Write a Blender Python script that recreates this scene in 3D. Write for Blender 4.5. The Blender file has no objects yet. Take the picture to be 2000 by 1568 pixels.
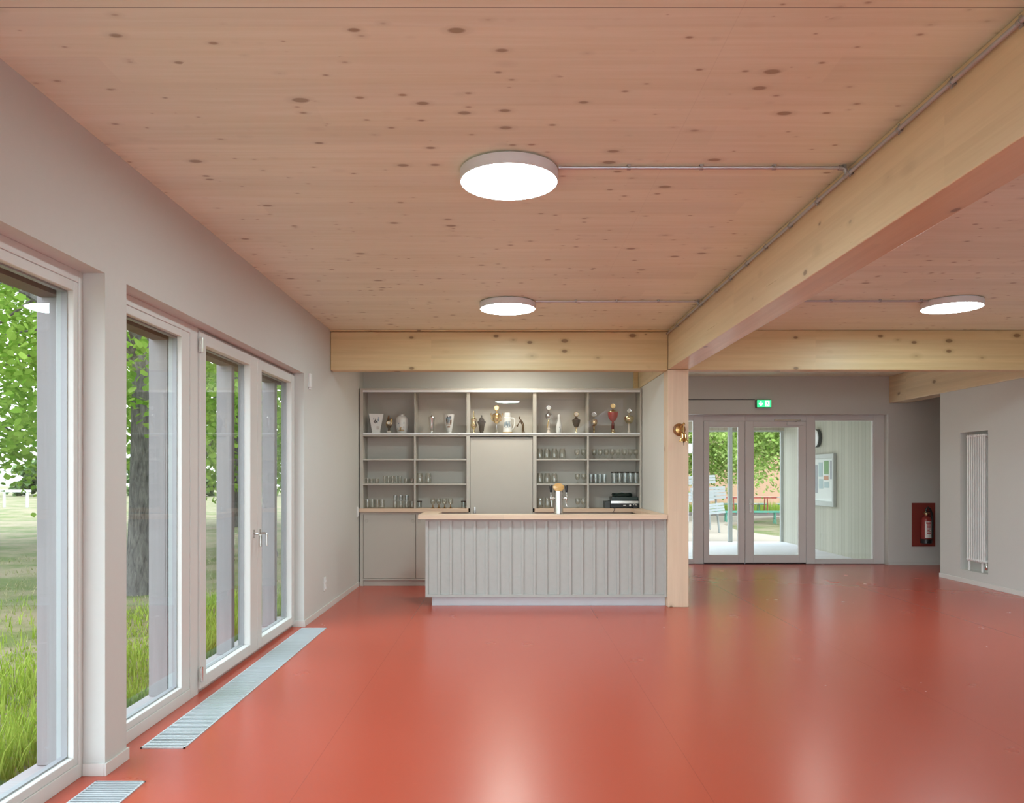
SKY, SUN, EXPOSURE, PORTALS, LAMP = 1.65, .5, 1.82, True, 21.0
import bpy, bmesh, math, random
from mathutils import Vector, Matrix
random.seed(7)
C = bpy.context.scene.collection
PI = math.pi
EYE = 1.58
F = 1480.0            # focal length in photo pixels; principal point (990, 928)
def XU(px, d): return (px - 990.0) / F * d        # photo column -> metres at a known depth
def ZU(py, d): return EYE + (928.0 - py) / F * d  # photo row -> height at a known depth

# ---------------------------------------------------------------- materials
def new_mat(name):
    m = bpy.data.materials.new(name); m.use_nodes = True
    nt = m.node_tree; nt.nodes.clear()
    out = nt.nodes.new('ShaderNodeOutputMaterial')
    return m, nt, out
def N(nt, kind, **kw):
    n = nt.nodes.new(kind)
    for k, v in kw.items():
        if k in ('operation', 'blend_type', 'data_type', 'feature', 'noise_dimensions', 'voronoi_dimensions', 'distribution'): setattr(n, k, v)
        else: n.inputs[k].default_value = v
    return n
def L(nt, a, b): nt.links.new(a, b)
def math_n(nt, op, a, b=None, clamp=False):
    n = nt.nodes.new('ShaderNodeMath'); n.operation = op; n.use_clamp = clamp
    for i, v in enumerate((a, b)):
        if v is None: continue
        if isinstance(v, (int, float)): n.inputs[i].default_value = v
        else: L(nt, v, n.inputs[i])
    return n.outputs[0]
def mixc(nt, fac, a, b, mode='MIX'):
    n = nt.nodes.new('ShaderNodeMix'); n.data_type = 'RGBA'; n.blend_type = mode
    for s, v in ((n.inputs[0], fac), (n.inputs[6], a), (n.inputs[7], b)):
        if isinstance(v, (int, float)): s.default_value = v
        elif isinstance(v, tuple): s.default_value = v if len(v) == 4 else v + (1,)
        else: L(nt, v, s)
    return n.outputs[2]
def bsdf(nt, out, **kw):
    b = nt.nodes.new('ShaderNodeBsdfPrincipled')
    for k, v in kw.items():
        if isinstance(v, tuple) and len(v) == 3: v = v + (1,)
        b.inputs[k].default_value = v
    L(nt, b.outputs[0], out.inputs[0]); return b
def plain(name, col, rough=.5, metal=0.0, var=.04, scale=8.0, bump=0.0, spec=.5):
    m, nt, out = new_mat(name)
    b = bsdf(nt, out, Roughness=rough, Metallic=metal)
    b.inputs['Specular IOR Level'].default_value = spec
    tc = nt.nodes.new('ShaderNodeTexCoord')
    nz = N(nt, 'ShaderNodeTexNoise', Scale=scale, Detail=4.0); L(nt, tc.outputs['Object'], nz.inputs['Vector'])
    lo = tuple(max(0, c * (1 - var)) for c in col); hi = tuple(min(1, c * (1 + var)) for c in col)
    L(nt, mixc(nt, nz.outputs[0], lo, hi), b.inputs['Base Color'])
    if bump:
        bp = N(nt, 'ShaderNodeBump', Strength=bump, Distance=.01); L(nt, nz.outputs[0], bp.inputs['Height']); L(nt, bp.outputs[0], b.inputs['Normal'])
    return m
def axes(nt, axis):
    tc = nt.nodes.new('ShaderNodeTexCoord'); sp = nt.nodes.new('ShaderNodeSeparateXYZ'); L(nt, tc.outputs['Object'], sp.inputs[0])
    o = sp.outputs
    return {'X': (o[0], o[1], o[2]), 'Y': (o[1], o[0], o[2]), 'Z': (o[2], o[0], o[1])}[axis]
def comb(nt, a, b, c):
    n = nt.nodes.new('ShaderNodeCombineXYZ')
    for i, v in enumerate((a, b, c)):
        if isinstance(v, (int, float)): n.inputs[i].default_value = v
        else: L(nt, v, n.inputs[i])
    return n.outputs[0]
def wood(name, axis, light, dark, knotc=(.16, .08, .035), kscale=9.0, kprob=.45, krad=.30, board=.19, btone=.10, rough=.55, grain=26.0, seam=None, second=None, seams=(), gloss=.4, seamcol=.72):
    m, nt, out = new_mat(name)
    b = bsdf(nt, out, Roughness=rough); b.inputs['Specular IOR Level'].default_value = gloss
    u, v, w = axes(nt, axis)
    mul = lambda s, k: math_n(nt, 'MULTIPLY', s, k)
    nz = N(nt, 'ShaderNodeTexNoise', Scale=1.0, Detail=5.0, Roughness=.6, Distortion=.4)
    L(nt, comb(nt, mul(u, 1.1), mul(v, grain), mul(w, grain)), nz.inputs['Vector'])
    n2 = N(nt, 'ShaderNodeTexNoise', Scale=1.0, Detail=2.0)
    L(nt, comb(nt, mul(u, .5), mul(v, 4.0), mul(w, 4.0)), n2.inputs['Vector'])
    n3 = N(nt, 'ShaderNodeTexNoise', Scale=1.0, Detail=3.0, Roughness=.7)
    L(nt, comb(nt, mul(u, 2.5), mul(v, grain * 4), mul(w, grain * 4)), n3.inputs['Vector'])
    f = math_n(nt, 'ADD', math_n(nt, 'ADD', mul(nz.outputs[0], .55), mul(n2.outputs[0], .35)), mul(n3.outputs[0], .22))
    f = math_n(nt, 'SUBTRACT', f, .06, True)
    f = math_n(nt, 'MULTIPLY', math_n(nt, 'SUBTRACT', f, .30), 2.2, True)
    col = mixc(nt, f, light, dark)
    # each board or lamella its own tone
    bi = math_n(nt, 'FLOOR', math_n(nt, 'DIVIDE', v, board))
    bj = math_n(nt, 'FLOOR', math_n(nt, 'DIVIDE', w, board if axis != 'X' else board))
    wn = nt.nodes.new('ShaderNodeTexWhiteNoise'); wn.noise_dimensions = '3D'
    ui = math_n(nt, 'FLOOR', math_n(nt, 'ADD', math_n(nt, 'DIVIDE', u, 3.1), math_n(nt, 'MULTIPLY', bi, .37)))
    L(nt, comb(nt, bi, bj, ui), wn.inputs['Vector'])
    tone = math_n(nt, 'ADD', math_n(nt, 'MULTIPLY', wn.outputs[0], btone * 2), 1 - btone)
    gray = nt.nodes.new('ShaderNodeCombineColor'); [L(nt, tone, gray.inputs[i]) for i in range(3)]
    col = mixc(nt, 1.0, col, gray.outputs[0], 'MULTIPLY')
    # knots
    def knots(ks, prob, rad, c, add, soft):
        nonlocal col
        vo = nt.nodes.new('ShaderNodeTexVoronoi'); vo.voronoi_dimensions = '3D'; vo.inputs['Scale'].default_value = 1.0
        L(nt, comb(nt, math_n(nt, 'ADD', mul(u, ks * .55), add), mul(v, ks), mul(w, ks)), vo.inputs['Vector'])
        sc = nt.nodes.new('ShaderNodeSeparateColor'); L(nt, vo.outputs['Color'], sc.inputs[0])
        thr = math_n(nt, 'MULTIPLY', math_n(nt, 'MAXIMUM', math_n(nt, 'SUBTRACT', sc.outputs[0], 1 - prob), 0.0), rad / prob)
        mk = math_n(nt, 'MULTIPLY', math_n(nt, 'SUBTRACT', thr, vo.outputs['Distance']), soft, True)
        halo = math_n(nt, 'MULTIPLY', math_n(nt, 'SUBTRACT', math_n(nt, 'MULTIPLY', thr, 1.9), vo.outputs['Distance']), soft * .25, True)
        col = mixc(nt, math_n(nt, 'MULTIPLY', halo, .45), col, tuple(x * .72 for x in dark))
        col = mixc(nt, math_n(nt, 'MULTIPLY', mk, .72), col, c)
    knots(kscale, kprob, krad, knotc, 0.0, 14.0)
    if second: knots(kscale * second, kprob, krad * 1.15, tuple(x * 1.25 for x in knotc), 3.7, 9.0)
    if seam:   # thin joints between the lamellae
        fr = math_n(nt, 'FRACT', math_n(nt, 'DIVIDE', v, seam))
        e = math_n(nt, 'LESS_THAN', fr, .004 / seam)
        col = mixc(nt, math_n(nt, 'MULTIPLY', e, .5), col, tuple(x * .6 for x in dark))
    for (which, pos, wd, k) in seams:
        s = {'u': u, 'v': v, 'w': w}[which]
        e = math_n(nt, 'LESS_THAN', math_n(nt, 'ABSOLUTE', math_n(nt, 'SUBTRACT', s, pos)), wd)
        col = mixc(nt, math_n(nt, 'MULTIPLY', e, k), col, tuple(x * .45 for x in dark))
    L(nt, col, b.inputs['Base Color'])
    rr = math_n(nt, 'ADD', math_n(nt, 'MULTIPLY', nz.outputs[0], .14), rough - .07); L(nt, rr, b.inputs['Roughness'])
    bp = N(nt, 'ShaderNodeBump', Strength=.08, Distance=.004); L(nt, nz.outputs[0], bp.inputs['Height']); L(nt, bp.outputs[0], b.inputs['Normal'])
    return m
def glass(name, tint=(.96, .98, .97), base=.035, edge=.55, power=4.0, rough=0.0):
    m, nt, out = new_mat(name)
    lw = N(nt, 'ShaderNodeLayerWeight', Blend=.5)
    f = math_n(nt, 'ADD', math_n(nt, 'MULTIPLY', math_n(nt, 'POWER', lw.outputs['Facing'], power), edge), base, True)
    tr = N(nt, 'ShaderNodeBsdfTransparent', Color=tint + (1,)); gl = N(nt, 'ShaderNodeBsdfGlossy', Roughness=rough)
    mx = nt.nodes.new('ShaderNodeMixShader'); L(nt, f, mx.inputs[0]); L(nt, tr.outputs[0], mx.inputs[1]); L(nt, gl.outputs[0], mx.inputs[2]); L(nt, mx.outputs[0], out.inputs[0])
    return m
def emit(name, col, s):
    m, nt, out = new_mat(name); e = N(nt, 'ShaderNodeEmission', Color=col + (1,), Strength=s); L(nt, e.outputs[0], out.inputs[0]); return m
def leafmat(name, c1, c2, trans=.45):
    m, nt, out = new_mat(name)
    g = nt.nodes.new('ShaderNodeNewGeometry'); col = mixc(nt, g.outputs['Random Per Island'], c1, c2)
    d = nt.nodes.new('ShaderNodeBsdfDiffuse'); t = nt.nodes.new('ShaderNodeBsdfTranslucent'); mx = N(nt, 'ShaderNodeMixShader', Fac=trans)
    L(nt, col, d.inputs[0]); L(nt, col, t.inputs[0]); L(nt, d.outputs[0], mx.inputs[1]); L(nt, t.outputs[0], mx.inputs[2]); L(nt, mx.outputs[0], out.inputs[0])
    return m
def painted_boards(name, col, axis, width, groove=.006, var=.08, rough=.7):
    """boards with dark joints every `width` metres along the given axis"""
    m, nt, out = new_mat(name); b = bsdf(nt, out, Roughness=rough)
    tc = nt.nodes.new('ShaderNodeTexCoord'); sp = nt.nodes.new('ShaderNodeSeparateXYZ'); L(nt, tc.outputs['Object'], sp.inputs[0])
    s = sp.outputs['XYZ'.index(axis)]
    q = math_n(nt, 'DIVIDE', s, width)
    wn = nt.nodes.new('ShaderNodeTexWhiteNoise'); wn.noise_dimensions = '1D'; L(nt, math_n(nt, 'FLOOR', q), wn.inputs['W'])
    nz = N(nt, 'ShaderNodeTexNoise', Scale=1.0, Detail=5.0)
    k = [60.0, 60.0, 1.2] if axis in 'Y' else [1.2, 60.0, 60.0]
    L(nt, comb(nt, math_n(nt, 'MULTIPLY', sp.outputs[0], k[0]), math_n(nt, 'MULTIPLY', sp.outputs[1], k[1]), math_n(nt, 'MULTIPLY', sp.outputs[2], k[2])), nz.inputs['Vector'])
    t = math_n(nt, 'ADD', math_n(nt, 'MULTIPLY', wn.outputs[0], .5), math_n(nt, 'MULTIPLY', nz.outputs[0], .5))
    c = mixc(nt, t, tuple(x * (1 - var * 1.6) for x in col), tuple(min(1, x * (1 + var)) for x in col))
    e = math_n(nt, 'LESS_THAN', math_n(nt, 'FRACT', q), groove / width)
    c = mixc(nt, math_n(nt, 'MULTIPLY', e, .65), c, tuple(x * .3 for x in col)); L(nt, c, b.inputs['Base Color'])
    return m

def floor_mat():
    m, nt, out = new_mat('red_linoleum'); b = bsdf(nt, out); b.inputs['Specular IOR Level'].default_value = 1.0
    tc = nt.nodes.new('ShaderNodeTexCoord'); o = tc.outputs['Object']
    n1 = N(nt, 'ShaderNodeTexNoise', Scale=1.3, Detail=6.0, Roughness=.65); L(nt, o, n1.inputs['Vector'])
    n2 = N(nt, 'ShaderNodeTexNoise', Scale=70.0, Detail=3.0); L(nt, o, n2.inputs['Vector'])
    f = math_n(nt, 'ADD', math_n(nt, 'MULTIPLY', n1.outputs[0], .7), math_n(nt, 'MULTIPLY', n2.outputs[0], .3))
    col = mixc(nt, f, FLOOR_A, FLOOR_B)
    # sheet joints
    sp = nt.nodes.new('ShaderNodeSeparateXYZ'); L(nt, o, sp.inputs[0])
    for s, p in ((sp.outputs[0], -1.05), (sp.outputs[0], 1.0), (sp.outputs[0], 3.0), (sp.outputs[0], 5.0)):
        e = math_n(nt, 'LESS_THAN', math_n(nt, 'ABSOLUTE', math_n(nt, 'SUBTRACT', s, p)), .0022); col = mixc(nt, math_n(nt, 'MULTIPLY', e, .35), col, (.2, .03, .02))
    # scuffs: short pale scratches
    tot = None
    for i, (ang, sc) in enumerate(((.5, 1.0), (-.7, 1.3), (1.4, .9), (.1, 1.6))):
        mp = nt.nodes.new('ShaderNodeMapping'); mp.inputs['Rotation'].default_value = (0, 0, ang); mp.inputs['Scale'].default_value = (1.8 * sc, 46 * sc, 1); mp.inputs['Location'].default_value = (i * 3.3, i * 7.7, 0)
        L(nt, o, mp.inputs[0]); vo = nt.nodes.new('ShaderNodeTexVoronoi'); vo.voronoi_dimensions = '2D'; vo.inputs['Scale'].default_value = 1.0; L(nt, mp.outputs[0], vo.inputs['Vector'])
        sc_ = nt.nodes.new('ShaderNodeSeparateColor'); L(nt, vo.outputs['Color'], sc_.inputs[0])
        k = math_n(nt, 'MULTIPLY', math_n(nt, 'LESS_THAN', vo.outputs['Distance'], .022), math_n(nt, 'GREATER_THAN', sc_.outputs[1], .90))
        tot = k if tot is None else math_n(nt, 'MAXIMUM', tot, k)
    col = mixc(nt, math_n(nt, 'MULTIPLY', tot, .10), col, (.72, .40, .30))
    L(nt, col, b.inputs['Base Color'])
    n3 = N(nt, 'ShaderNodeTexNoise', Scale=2.2, Detail=5.0); L(nt, o, n3.inputs['Vector'])
    L(nt, math_n(nt, 'ADD', math_n(nt, 'MULTIPLY', n3.outputs[0], .02), FLOOR_R + .04), b.inputs['Roughness'])
    return m
def lawn_mat():
    m, nt, out = new_mat('lawn'); b = bsdf(nt, out, Roughness=.95); b.inputs['Specular IOR Level'].default_value = .1
    tc = nt.nodes.new('ShaderNodeTexCoord'); o = tc.outputs['Object']
    n1 = N(nt, 'ShaderNodeTexNoise', Scale=.7, Detail=6.0, Roughness=.75); L(nt, o, n1.inputs['Vector'])
    n2 = N(nt, 'ShaderNodeTexNoise', Scale=34.0, Detail=6.0, Roughness=.8); L(nt, o, n2.inputs['Vector'])
    g = mixc(nt, n2.outputs[0], (.062, .085, .02), (.13, .15, .05))
    r = nt.nodes.new('ShaderNodeValToRGB'); r.color_ramp.elements[0].position = .42; r.color_ramp.elements[1].position = .56
    L(nt, math_n(nt, 'ADD', math_n(nt, 'MULTIPLY', n1.outputs[0], .75), math_n(nt, 'MULTIPLY', n2.outputs[0], .25)), r.inputs[0])
    dry = mixc(nt, n2.outputs[0], (.17, .132, .08), (.265, .215, .14))
    L(nt, mixc(nt, r.outputs[0], g, dry), b.inputs['Base Color'])
    return m
def bark_mat():
    m, nt, out = new_mat('bark'); b = bsdf(nt, out, Roughness=.95)
    u, v, w = axes(nt, 'Z')
    nz = N(nt, 'ShaderNodeTexNoise', Scale=1.0, Detail=6.0, Roughness=.75, Distortion=.6); L(nt, comb(nt, math_n(nt, 'MULTIPLY', u, 5.0), math_n(nt, 'MULTIPLY', v, 26.0), math_n(nt, 'MULTIPLY', w, 26.0)), nz.inputs['Vector'])
    r = nt.nodes.new('ShaderNodeValToRGB'); e = r.color_ramp.elements; e[0].position = .35; e[0].color = (.028, .024, .022, 1); e[1].position = .66; e[1].color = (.16, .145, .13, 1); L(nt, nz.outputs[0], r.inputs[0])
    L(nt, r.outputs[0], b.inputs['Base Color'])
    bp = N(nt, 'ShaderNodeBump', Strength=.8, Distance=.03); L(nt, nz.outputs[0], bp.inputs['Height']); L(nt, bp.outputs[0], b.inputs['Normal'])
    return m

FLOOR_A = (.472, .069, .034); FLOOR_B = (.486, .073, .037); FLOOR_R = .22
M = {}
M['wall'] = plain('wall_paint', (.59, .585, .55), .9, var=.015, scale=30, bump=.03)
M['frame'] = plain('white_frame_paint', (.66, .645, .61), .45, var=.01)
M['doorframe'] = plain('grey_white_frame_paint', (.64, .62, .60), .45, var=.01)
M['base'] = plain('skirting_paint', (.66, .64, .60), .5, var=.01)
M['ceil'] = wood('spruce_ceiling', 'X', (.87, .88, .73), (.74, .725, .535), knotc=(.27, .19, .10), kscale=9.5, kprob=.38, krad=.235, board=.21, btone=.045, rough=.42, second=1.9, gloss=.5, seams=(('v', 2.82, .004, .8), ('v', 4.08, .003, .35), ('v', 5.40, .003, .3), ('u', .878, .002, .12)))
M['beamY'] = wood('spruce_beam_long', 'Y', (.77, .62, .41), (.65, .49, .29), kscale=8.5, kprob=.3, krad=.28, board=.045, btone=.05, rough=.30, seam=None, gloss=.8)
M['beamX'] = wood('spruce_beam_cross', 'X', (.71, .55, .31), (.59, .42, .21), kscale=9.0, kprob=.42, krad=.30, board=.045, btone=.06, rough=.42)
M['postZ'] = wood('spruce_post', 'Z', (.74, .57, .42), (.63, .46, .32), kscale=8.5, kprob=.34, krad=.28, board=.06, btone=.03, rough=.5)
M['topX'] = wood('worktop_wood', 'X', (.74, .56, .42), (.62, .43, .29), kscale=6, kprob=.15, krad=.2, board=.05, btone=.06, rough=.45)
M['floor'] = floor_mat()
M['cab'] = plain('grey_cabinet_paint', (.50, .465, .41), .55, var=.02)
M['cabin'] = plain('grey_cabinet_inside', (.54, .50, .44), .6, var=.02)
M['counter'] = plain('grey_counter_paint', (.43, .428, .40), .6, var=.05, scale=20)
M['plinth'] = plain('pale_blue_grey_plinth', (.62, .66, .69), .4, var=.02)
M['pane'] = glass('window_glass', (.97, .985, .975), .03, .45, 4.5)
M['cabglass'] = glass('cabinet_glass', (.985, .99, .985), .05, .5, 4)
M['drink'] = glass('drinking_glass', (.955, .95, .925), .07, .7, 2.2, .03)
M['drinkg'] = glass('drinking_glass_white', (.90, .925, .92), .14, .7, 2.0, .08)
M['amber'] = glass('amber_glass', (.78, .55, .22), .1, .7, 2.2, .05)
M['spacer'] = plain('glazing_spacer', (.30, .29, .30), .5, .2)
M['outer_frame_dark'] = plain('outer_frame_toned_down', (.36, .37, .37), .45)  # outer half of the white frame, darkened to offset glaring skylight
M['brown'] = plain('brown_head_board', (.135, .075, .055), .6)
M['greypost'] = wood('grey_glazed_timber', 'Z', (.28, .25, .25), (.22, .20, .198), knotc=(.25, .22, .22), kscale=5, kprob=.25, krad=.25, board=.5, btone=.03, rough=.7, seams=(('v', -2.405, .0025, .5),))
M['greysill'] = wood('grey_glazed_sill', 'Y', (.36, .31, .30), (.29, .25, .245), knotc=(.3, .27, .27), kscale=5, kprob=.1, krad=.2, board=.5, btone=.03, rough=.7)
M['alu'] = plain('galvanised_conduit', (.52, .54, .57), .38, .75, var=.08)
M['clip'] = plain('conduit_clip', (.42, .42, .42), .45, .6)
M['grille'] = plain('aluminium_grille', (.66, .72, .74), .4, .45)
M['duct_shade'] = plain('duct_shade_sheet', (.03, .035, .04), .8)
M['lampbody'] = plain('white_lamp_body', (.72, .73, .74), .5)
M['chrome'] = plain('chrome', (.60, .59, .56), .2, 1.0)
M['steel'] = plain('brushed_steel', (.70, .69, .66), .22, 1.0)
M['gold'] = plain('gold', (.80, .56, .24), .22, 1.0)
M['gold2'] = plain('pale_gold', (.80, .66, .38), .2, 1.0)
M['silver'] = plain('silver', (.76, .76, .76), .16, 1.0)
M['bronze'] = plain('bronze', (.16, .10, .05), .35, .8)
M['pewter'] = plain('dark_pewter', (.09, .075, .06), .35, .6)
M['porc'] = plain('white_porcelain', (.80, .79, .77), .15)
M['cream'] = plain('cream_marble', (.72, .62, .54), .25, var=.12, scale=60)
M['white'] = plain('white_plastic', (.80, .79, .77), .4)
M['black'] = plain('black_plastic', (.012, .012, .013), .35)
M['dgreen'] = plain('dark_green_plastic', (.018, .035, .028), .3)
M['dark'] = plain('dark_grey_plastic', (.045, .05, .048), .35)
M['red'] = plain('extinguisher_red', (.30, .035, .03), .28)
M['redplate'] = plain('dark_red_panel', (.24, .035, .025), .5)
M['redglass'] = plain('red_enamel', (.42, .03, .012), .12)
M['dred'] = plain('dark_red_column', (.14, .012, .01), .2)
M['brass'] = plain('brass', (.58, .38, .15), .25, 1.0)
M['plaque'] = plain('brown_plaque_wood', (.26, .10, .03), .35)
M['tapwood'] = plain('tap_wood_disc', (.52, .28, .10), .4, var=.1, scale=40)
M['blue'] = plain('blue_grey_print', (.22, .30, .36), .3)
M['brownp'] = plain('brown_print', (.22, .09, .03), .3)
M['goldp'] = plain('ochre_print', (.45, .27, .07), .35)
M['redp'] = plain('red_print', (.45, .03, .03), .35)
M['green_e'] = emit('exit_green', (.03, .62, .16), .75)
M['white_e'] = emit('exit_white', (.85, 1.0, .9), .85)
M['lamp_e'] = emit('lamp_diffuser', (.74, 1.0, 1.04), LAMP)
M['lamp_bar'] = emit('lamp_diffuser_dimmed', (1.0, .98, .87), LAMP * .6)
M['lamp_hall_added'] = emit('hall_fill_diffuser', (1.0, .98, .90), LAMP * .26)
M['leaf'] = leafmat('linden_leaf', (.10, .21, .02), (.27, .39, .075), .5)
M['leaf2'] = leafmat('birch_leaf', (.22, .35, .06), (.48, .58, .20), .5)
M['grass'] = leafmat('grass_blade', (.15, .24, .02), (.34, .42, .08), .4)
M['dry_grass'] = leafmat('dry_grass_blade', (.17, .20, .06), (.36, .31, .19), .3)
M['hedge'] = leafmat('hedge_leaf', (.09, .15, .05), (.17, .23, .10), .3)
M['lawn'] = lawn_mat(); M['bark'] = bark_mat()
M['gravel'] = plain('sand_gravel', (.27, .215, .16), .95, var=.12, scale=3)
M['soil'] = plain('flower_bed_soil', (.12, .085, .07), .95, var=.3, scale=4)
M['bounce_paving'] = plain('light_bounce_paving', (.75, .75, .74), .85, var=.05, scale=2)
M['deck'] = painted_boards('grey_deck', (.70, .68, .70), 'Y', .14, .008)
M['porch'] = painted_boards('pale_larch_boards', (.46, .44, .36), 'Y', .145, .006, .10)
M['fascia'] = painted_boards('pale_larch_fascia', (.42, .37, .29), 'X', .145, .006, .10)
M['soffit'] = plain('pale_soffit', (.66, .62, .56), .8)
M['whitewood'] = plain('white_painted_wood', (.47, .49, .46), .6)
M['seatwhite'] = plain('white_slats_darkened', (.185, .19, .175), .7)  # white slats given a dark colour so skylight does not burn them out
M['orange'] = plain('apricot_render', (.42, .25, .16), .9, var=.05, scale=1)
M['pink'] = plain('pale_pink_render', (.31, .27, .265), .9, var=.03, scale=1)
M['tablered'] = plain('red_folding_frame', (.45, .06, .04), .5)
M['tablegreen'] = plain('green_folding_frame', (.05, .25, .17), .5)
M['roof'] = plain('roof_tile', (.25, .12, .09), .8)

# ---------------------------------------------------------------- mesh builder
class MB:
    def __init__(s): s.v = []; s.f = []; s.sm = []; s.mi = []; s.cur = 0
    def add(s, vs, fs, smooth=False):
        o = len(s.v); s.v += [tuple(x) for x in vs]
        for f in fs: s.f.append([i + o for i in f]); s.sm.append(smooth); s.mi.append(s.cur)
        return s
    def box(s, x0, x1, y0, y1, z0, z1):
        x0, x1 = sorted((x0, x1)); y0, y1 = sorted((y0, y1)); z0, z1 = sorted((z0, z1))
        vs = [(x, y, z) for z in (z0, z1) for y in (y0, y1) for x in (x0, x1)]
        return s.add(vs, [(0, 2, 3, 1), (4, 5, 7, 6), (0, 1, 5, 4), (2, 6, 7, 3), (0, 4, 6, 2), (1, 3, 7, 5)])
    def ring(s, plane, p0, p1, a0, a1, b0, b1, wl, wr, wb, wt):
        """rectangular frame in a plane: 'x' (a=y, b=z) or 'y' (a=x, b=z)"""
        def bx(A0, A1, B0, B1):
            if plane == 'x': s.box(p0, p1, A0, A1, B0, B1)
            else: s.box(A0, A1, p0, p1, B0, B1)
        bx(a0, a0 + wl, b0, b1); bx(a1 - wr, a1, b0, b1); bx(a0 + wl, a1 - wr, b0, b0 + wb); bx(a0 + wl, a1 - wr, b1 - wt, b1)
        return s
    def lathe(s, prof, c=(0, 0, 0), n=24, ry=1.0, cap=True, sides=None, axis=None):
        n = sides or n; vs = []; fs = []
        for r, z in prof:
            for i in range(n):
                a = 2 * PI * i / n + (PI / 4 if sides == 4 else 0)
                p = Vector((r * math.cos(a), r * math.sin(a) * ry, z))
                if axis: p = axis @ p
                vs.append((p.x + c[0], p.y + c[1], p.z + c[2]))
        for k in range(len(prof) - 1):
            for i in range(n):
                j = (i + 1) % n; fs.append((k * n + i, k * n + j, (k + 1) * n + j, (k + 1) * n + i))
        if cap:
            if prof[0][0] > 1e-5: fs.append(tuple(range(n - 1, -1, -1)))
            if prof[-1][0] > 1e-5: fs.append(tuple((len(prof) - 1) * n + i for i in range(n)))
        return s.add(vs, fs, sides is None)
    def cyl(s, a, b, r, r2=None, n=16):
        return s.tube([a, b], [r, r if r2 is None else r2], n)
    def tube(s, pts, rad, n=10, cap=True):
        pts = [Vector(p) for p in pts]
        if isinstance(rad, (int, float)): rad = [rad] * len(pts)
        vs = []; fs = []; prev = None
        for i, p in enumerate(pts):
            d = (pts[min(i + 1, len(pts) - 1)] - pts[max(i - 1, 0)])
            d = d.normalized() if d.length > 1e-9 else Vector((0, 0, 1))
            up = prev if prev is not None else (Vector((0, 0, 1)) if abs(d.z) < .9 else Vector((1, 0, 0)))
            x = (up - d * up.dot(d)); x = x.normalized() if x.length > 1e-6 else d.orthogonal().normalized(); prev = x; y = d.cross(x)
            for k in range(n):
                a = 2 * PI * k / n; vs.append(tuple(p + x * (math.cos(a) * rad[i]) + y * (math.sin(a) * rad[i])))
        for i in range(len(pts) - 1):
            for k in range(n):
                j = (k + 1) % n; fs.append((i * n + k, i * n + j, (i + 1) * n + j, (i + 1) * n + k))
        if cap: fs.append(tuple(range(n - 1, -1, -1))); fs.append(tuple((len(pts) - 1) * n + k for k in range(n)))
        return s.add(vs, fs, True)
    def sphere(s, c, r, n=12, sz=1.0):
        prof = [(max(1e-6, r * math.sin(PI * k / n)), -r * sz * math.cos(PI * k / n)) for k in range(n + 1)]
        return s.lathe(prof, c, n=max(10, n), cap=False)
    def prism(s, poly, y0, y1, plane='y'):
        """polygon of (a,b) extruded along y (a=x,b=z), x (a=y,b=z) or z (a=x,b=y)"""
        n = len(poly)
        P = lambda a, b, t: {'y': (a, t, b), 'x': (t, a, b), 'z': (a, b, t)}[plane]
        vs = [P(a, b, y0) for a, b in poly] + [P(a, b, y1) for a, b in poly]
        fs = [tuple(range(n)), tuple(range(2 * n - 1, n - 1, -1))] + [(i, (i + 1) % n, n + (i + 1) % n, n + i) for i in range(n)]
        return s.add(vs, fs)
    def xf(s, mtx, start=0):
        for i in range(start, len(s.v)): s.v[i] = tuple(mtx @ Vector(s.v[i]))
        return s
def empty_loc(o):
    l = Vector(o.location)
    return l
def build(name, mb, mat, parent=None, bevel=0.0, kind=None):
    root = parent
    while root is not None and root.parent is not None: root = root.parent
    off = Vector(root.location) if root is not None else Vector((0, 0, 0))
    me = bpy.data.meshes.new(name)
    me.from_pydata([tuple(Vector(v) - off) for v in mb.v], [], mb.f)
    mats = mat if isinstance(mat, (list, tuple)) else [mat]
    for m in mats: me.materials.append(M[m] if isinstance(m, str) else m)
    me.polygons.foreach_set('use_smooth', mb.sm); me.polygons.foreach_set('material_index', mb.mi)
    bm = bmesh.new(); bm.from_mesh(me); bmesh.ops.recalc_face_normals(bm, faces=bm.faces); bm.to_mesh(me); bm.free()
    me.update()
    if any(mb.sm): me.set_sharp_from_angle(angle=math.radians(40))
    o = bpy.data.objects.new(name, me); C.objects.link(o)
    if parent is not None: o.parent = parent
    if bevel:
        b = o.modifiers.new('bevel', 'BEVEL'); b.width = bevel; b.segments = 2; b.limit_method = 'ANGLE'; b.angle_limit = math.radians(40)
    if kind: o['kind'] = kind
    return o
def recentre(o, loc):
    loc = Vector(loc)
    for v in o.data.vertices: v.co -= loc
    o.location = loc
def thing(name, label, cat, loc=(0, 0, 0), group=None, kind=None):
    o = bpy.data.objects.new(name, None); C.objects.link(o); o.location = loc; o.empty_display_size = .1
    if label: o['label'] = label
    if cat: o['category'] = cat
    if group: o['group'] = group
    if kind: o['kind'] = kind
    return o
def solo(name, mb, mat, label, cat, loc=None, group=None, bevel=0.0):
    o = build(name, mb, mat, None, bevel)
    if loc: recentre(o, loc)
    o['label'] = label; o['category'] = cat
    if group: o['group'] = group
    return o
def struct(name, mb=None, mat=None, bevel=0.0):
    if mb is None: return thing(name, None, None, kind='structure')
    return build(name, mb, mat, None, bevel, 'structure')
def dup(root, loc, label=None, group=None, rotz=None):
    r = root.copy(); C.objects.link(r); r.location = loc
    if rotz is not None: r.rotation_euler = (0, 0, rotz)
    if label: r['label'] = label
    if group: r['group'] = group
    for ch in list(root.children):
        c = ch.copy(); C.objects.link(c); c.parent = r
        for g in ch.children:
            d = g.copy(); C.objects.link(d); d.parent = c
    return r
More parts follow.
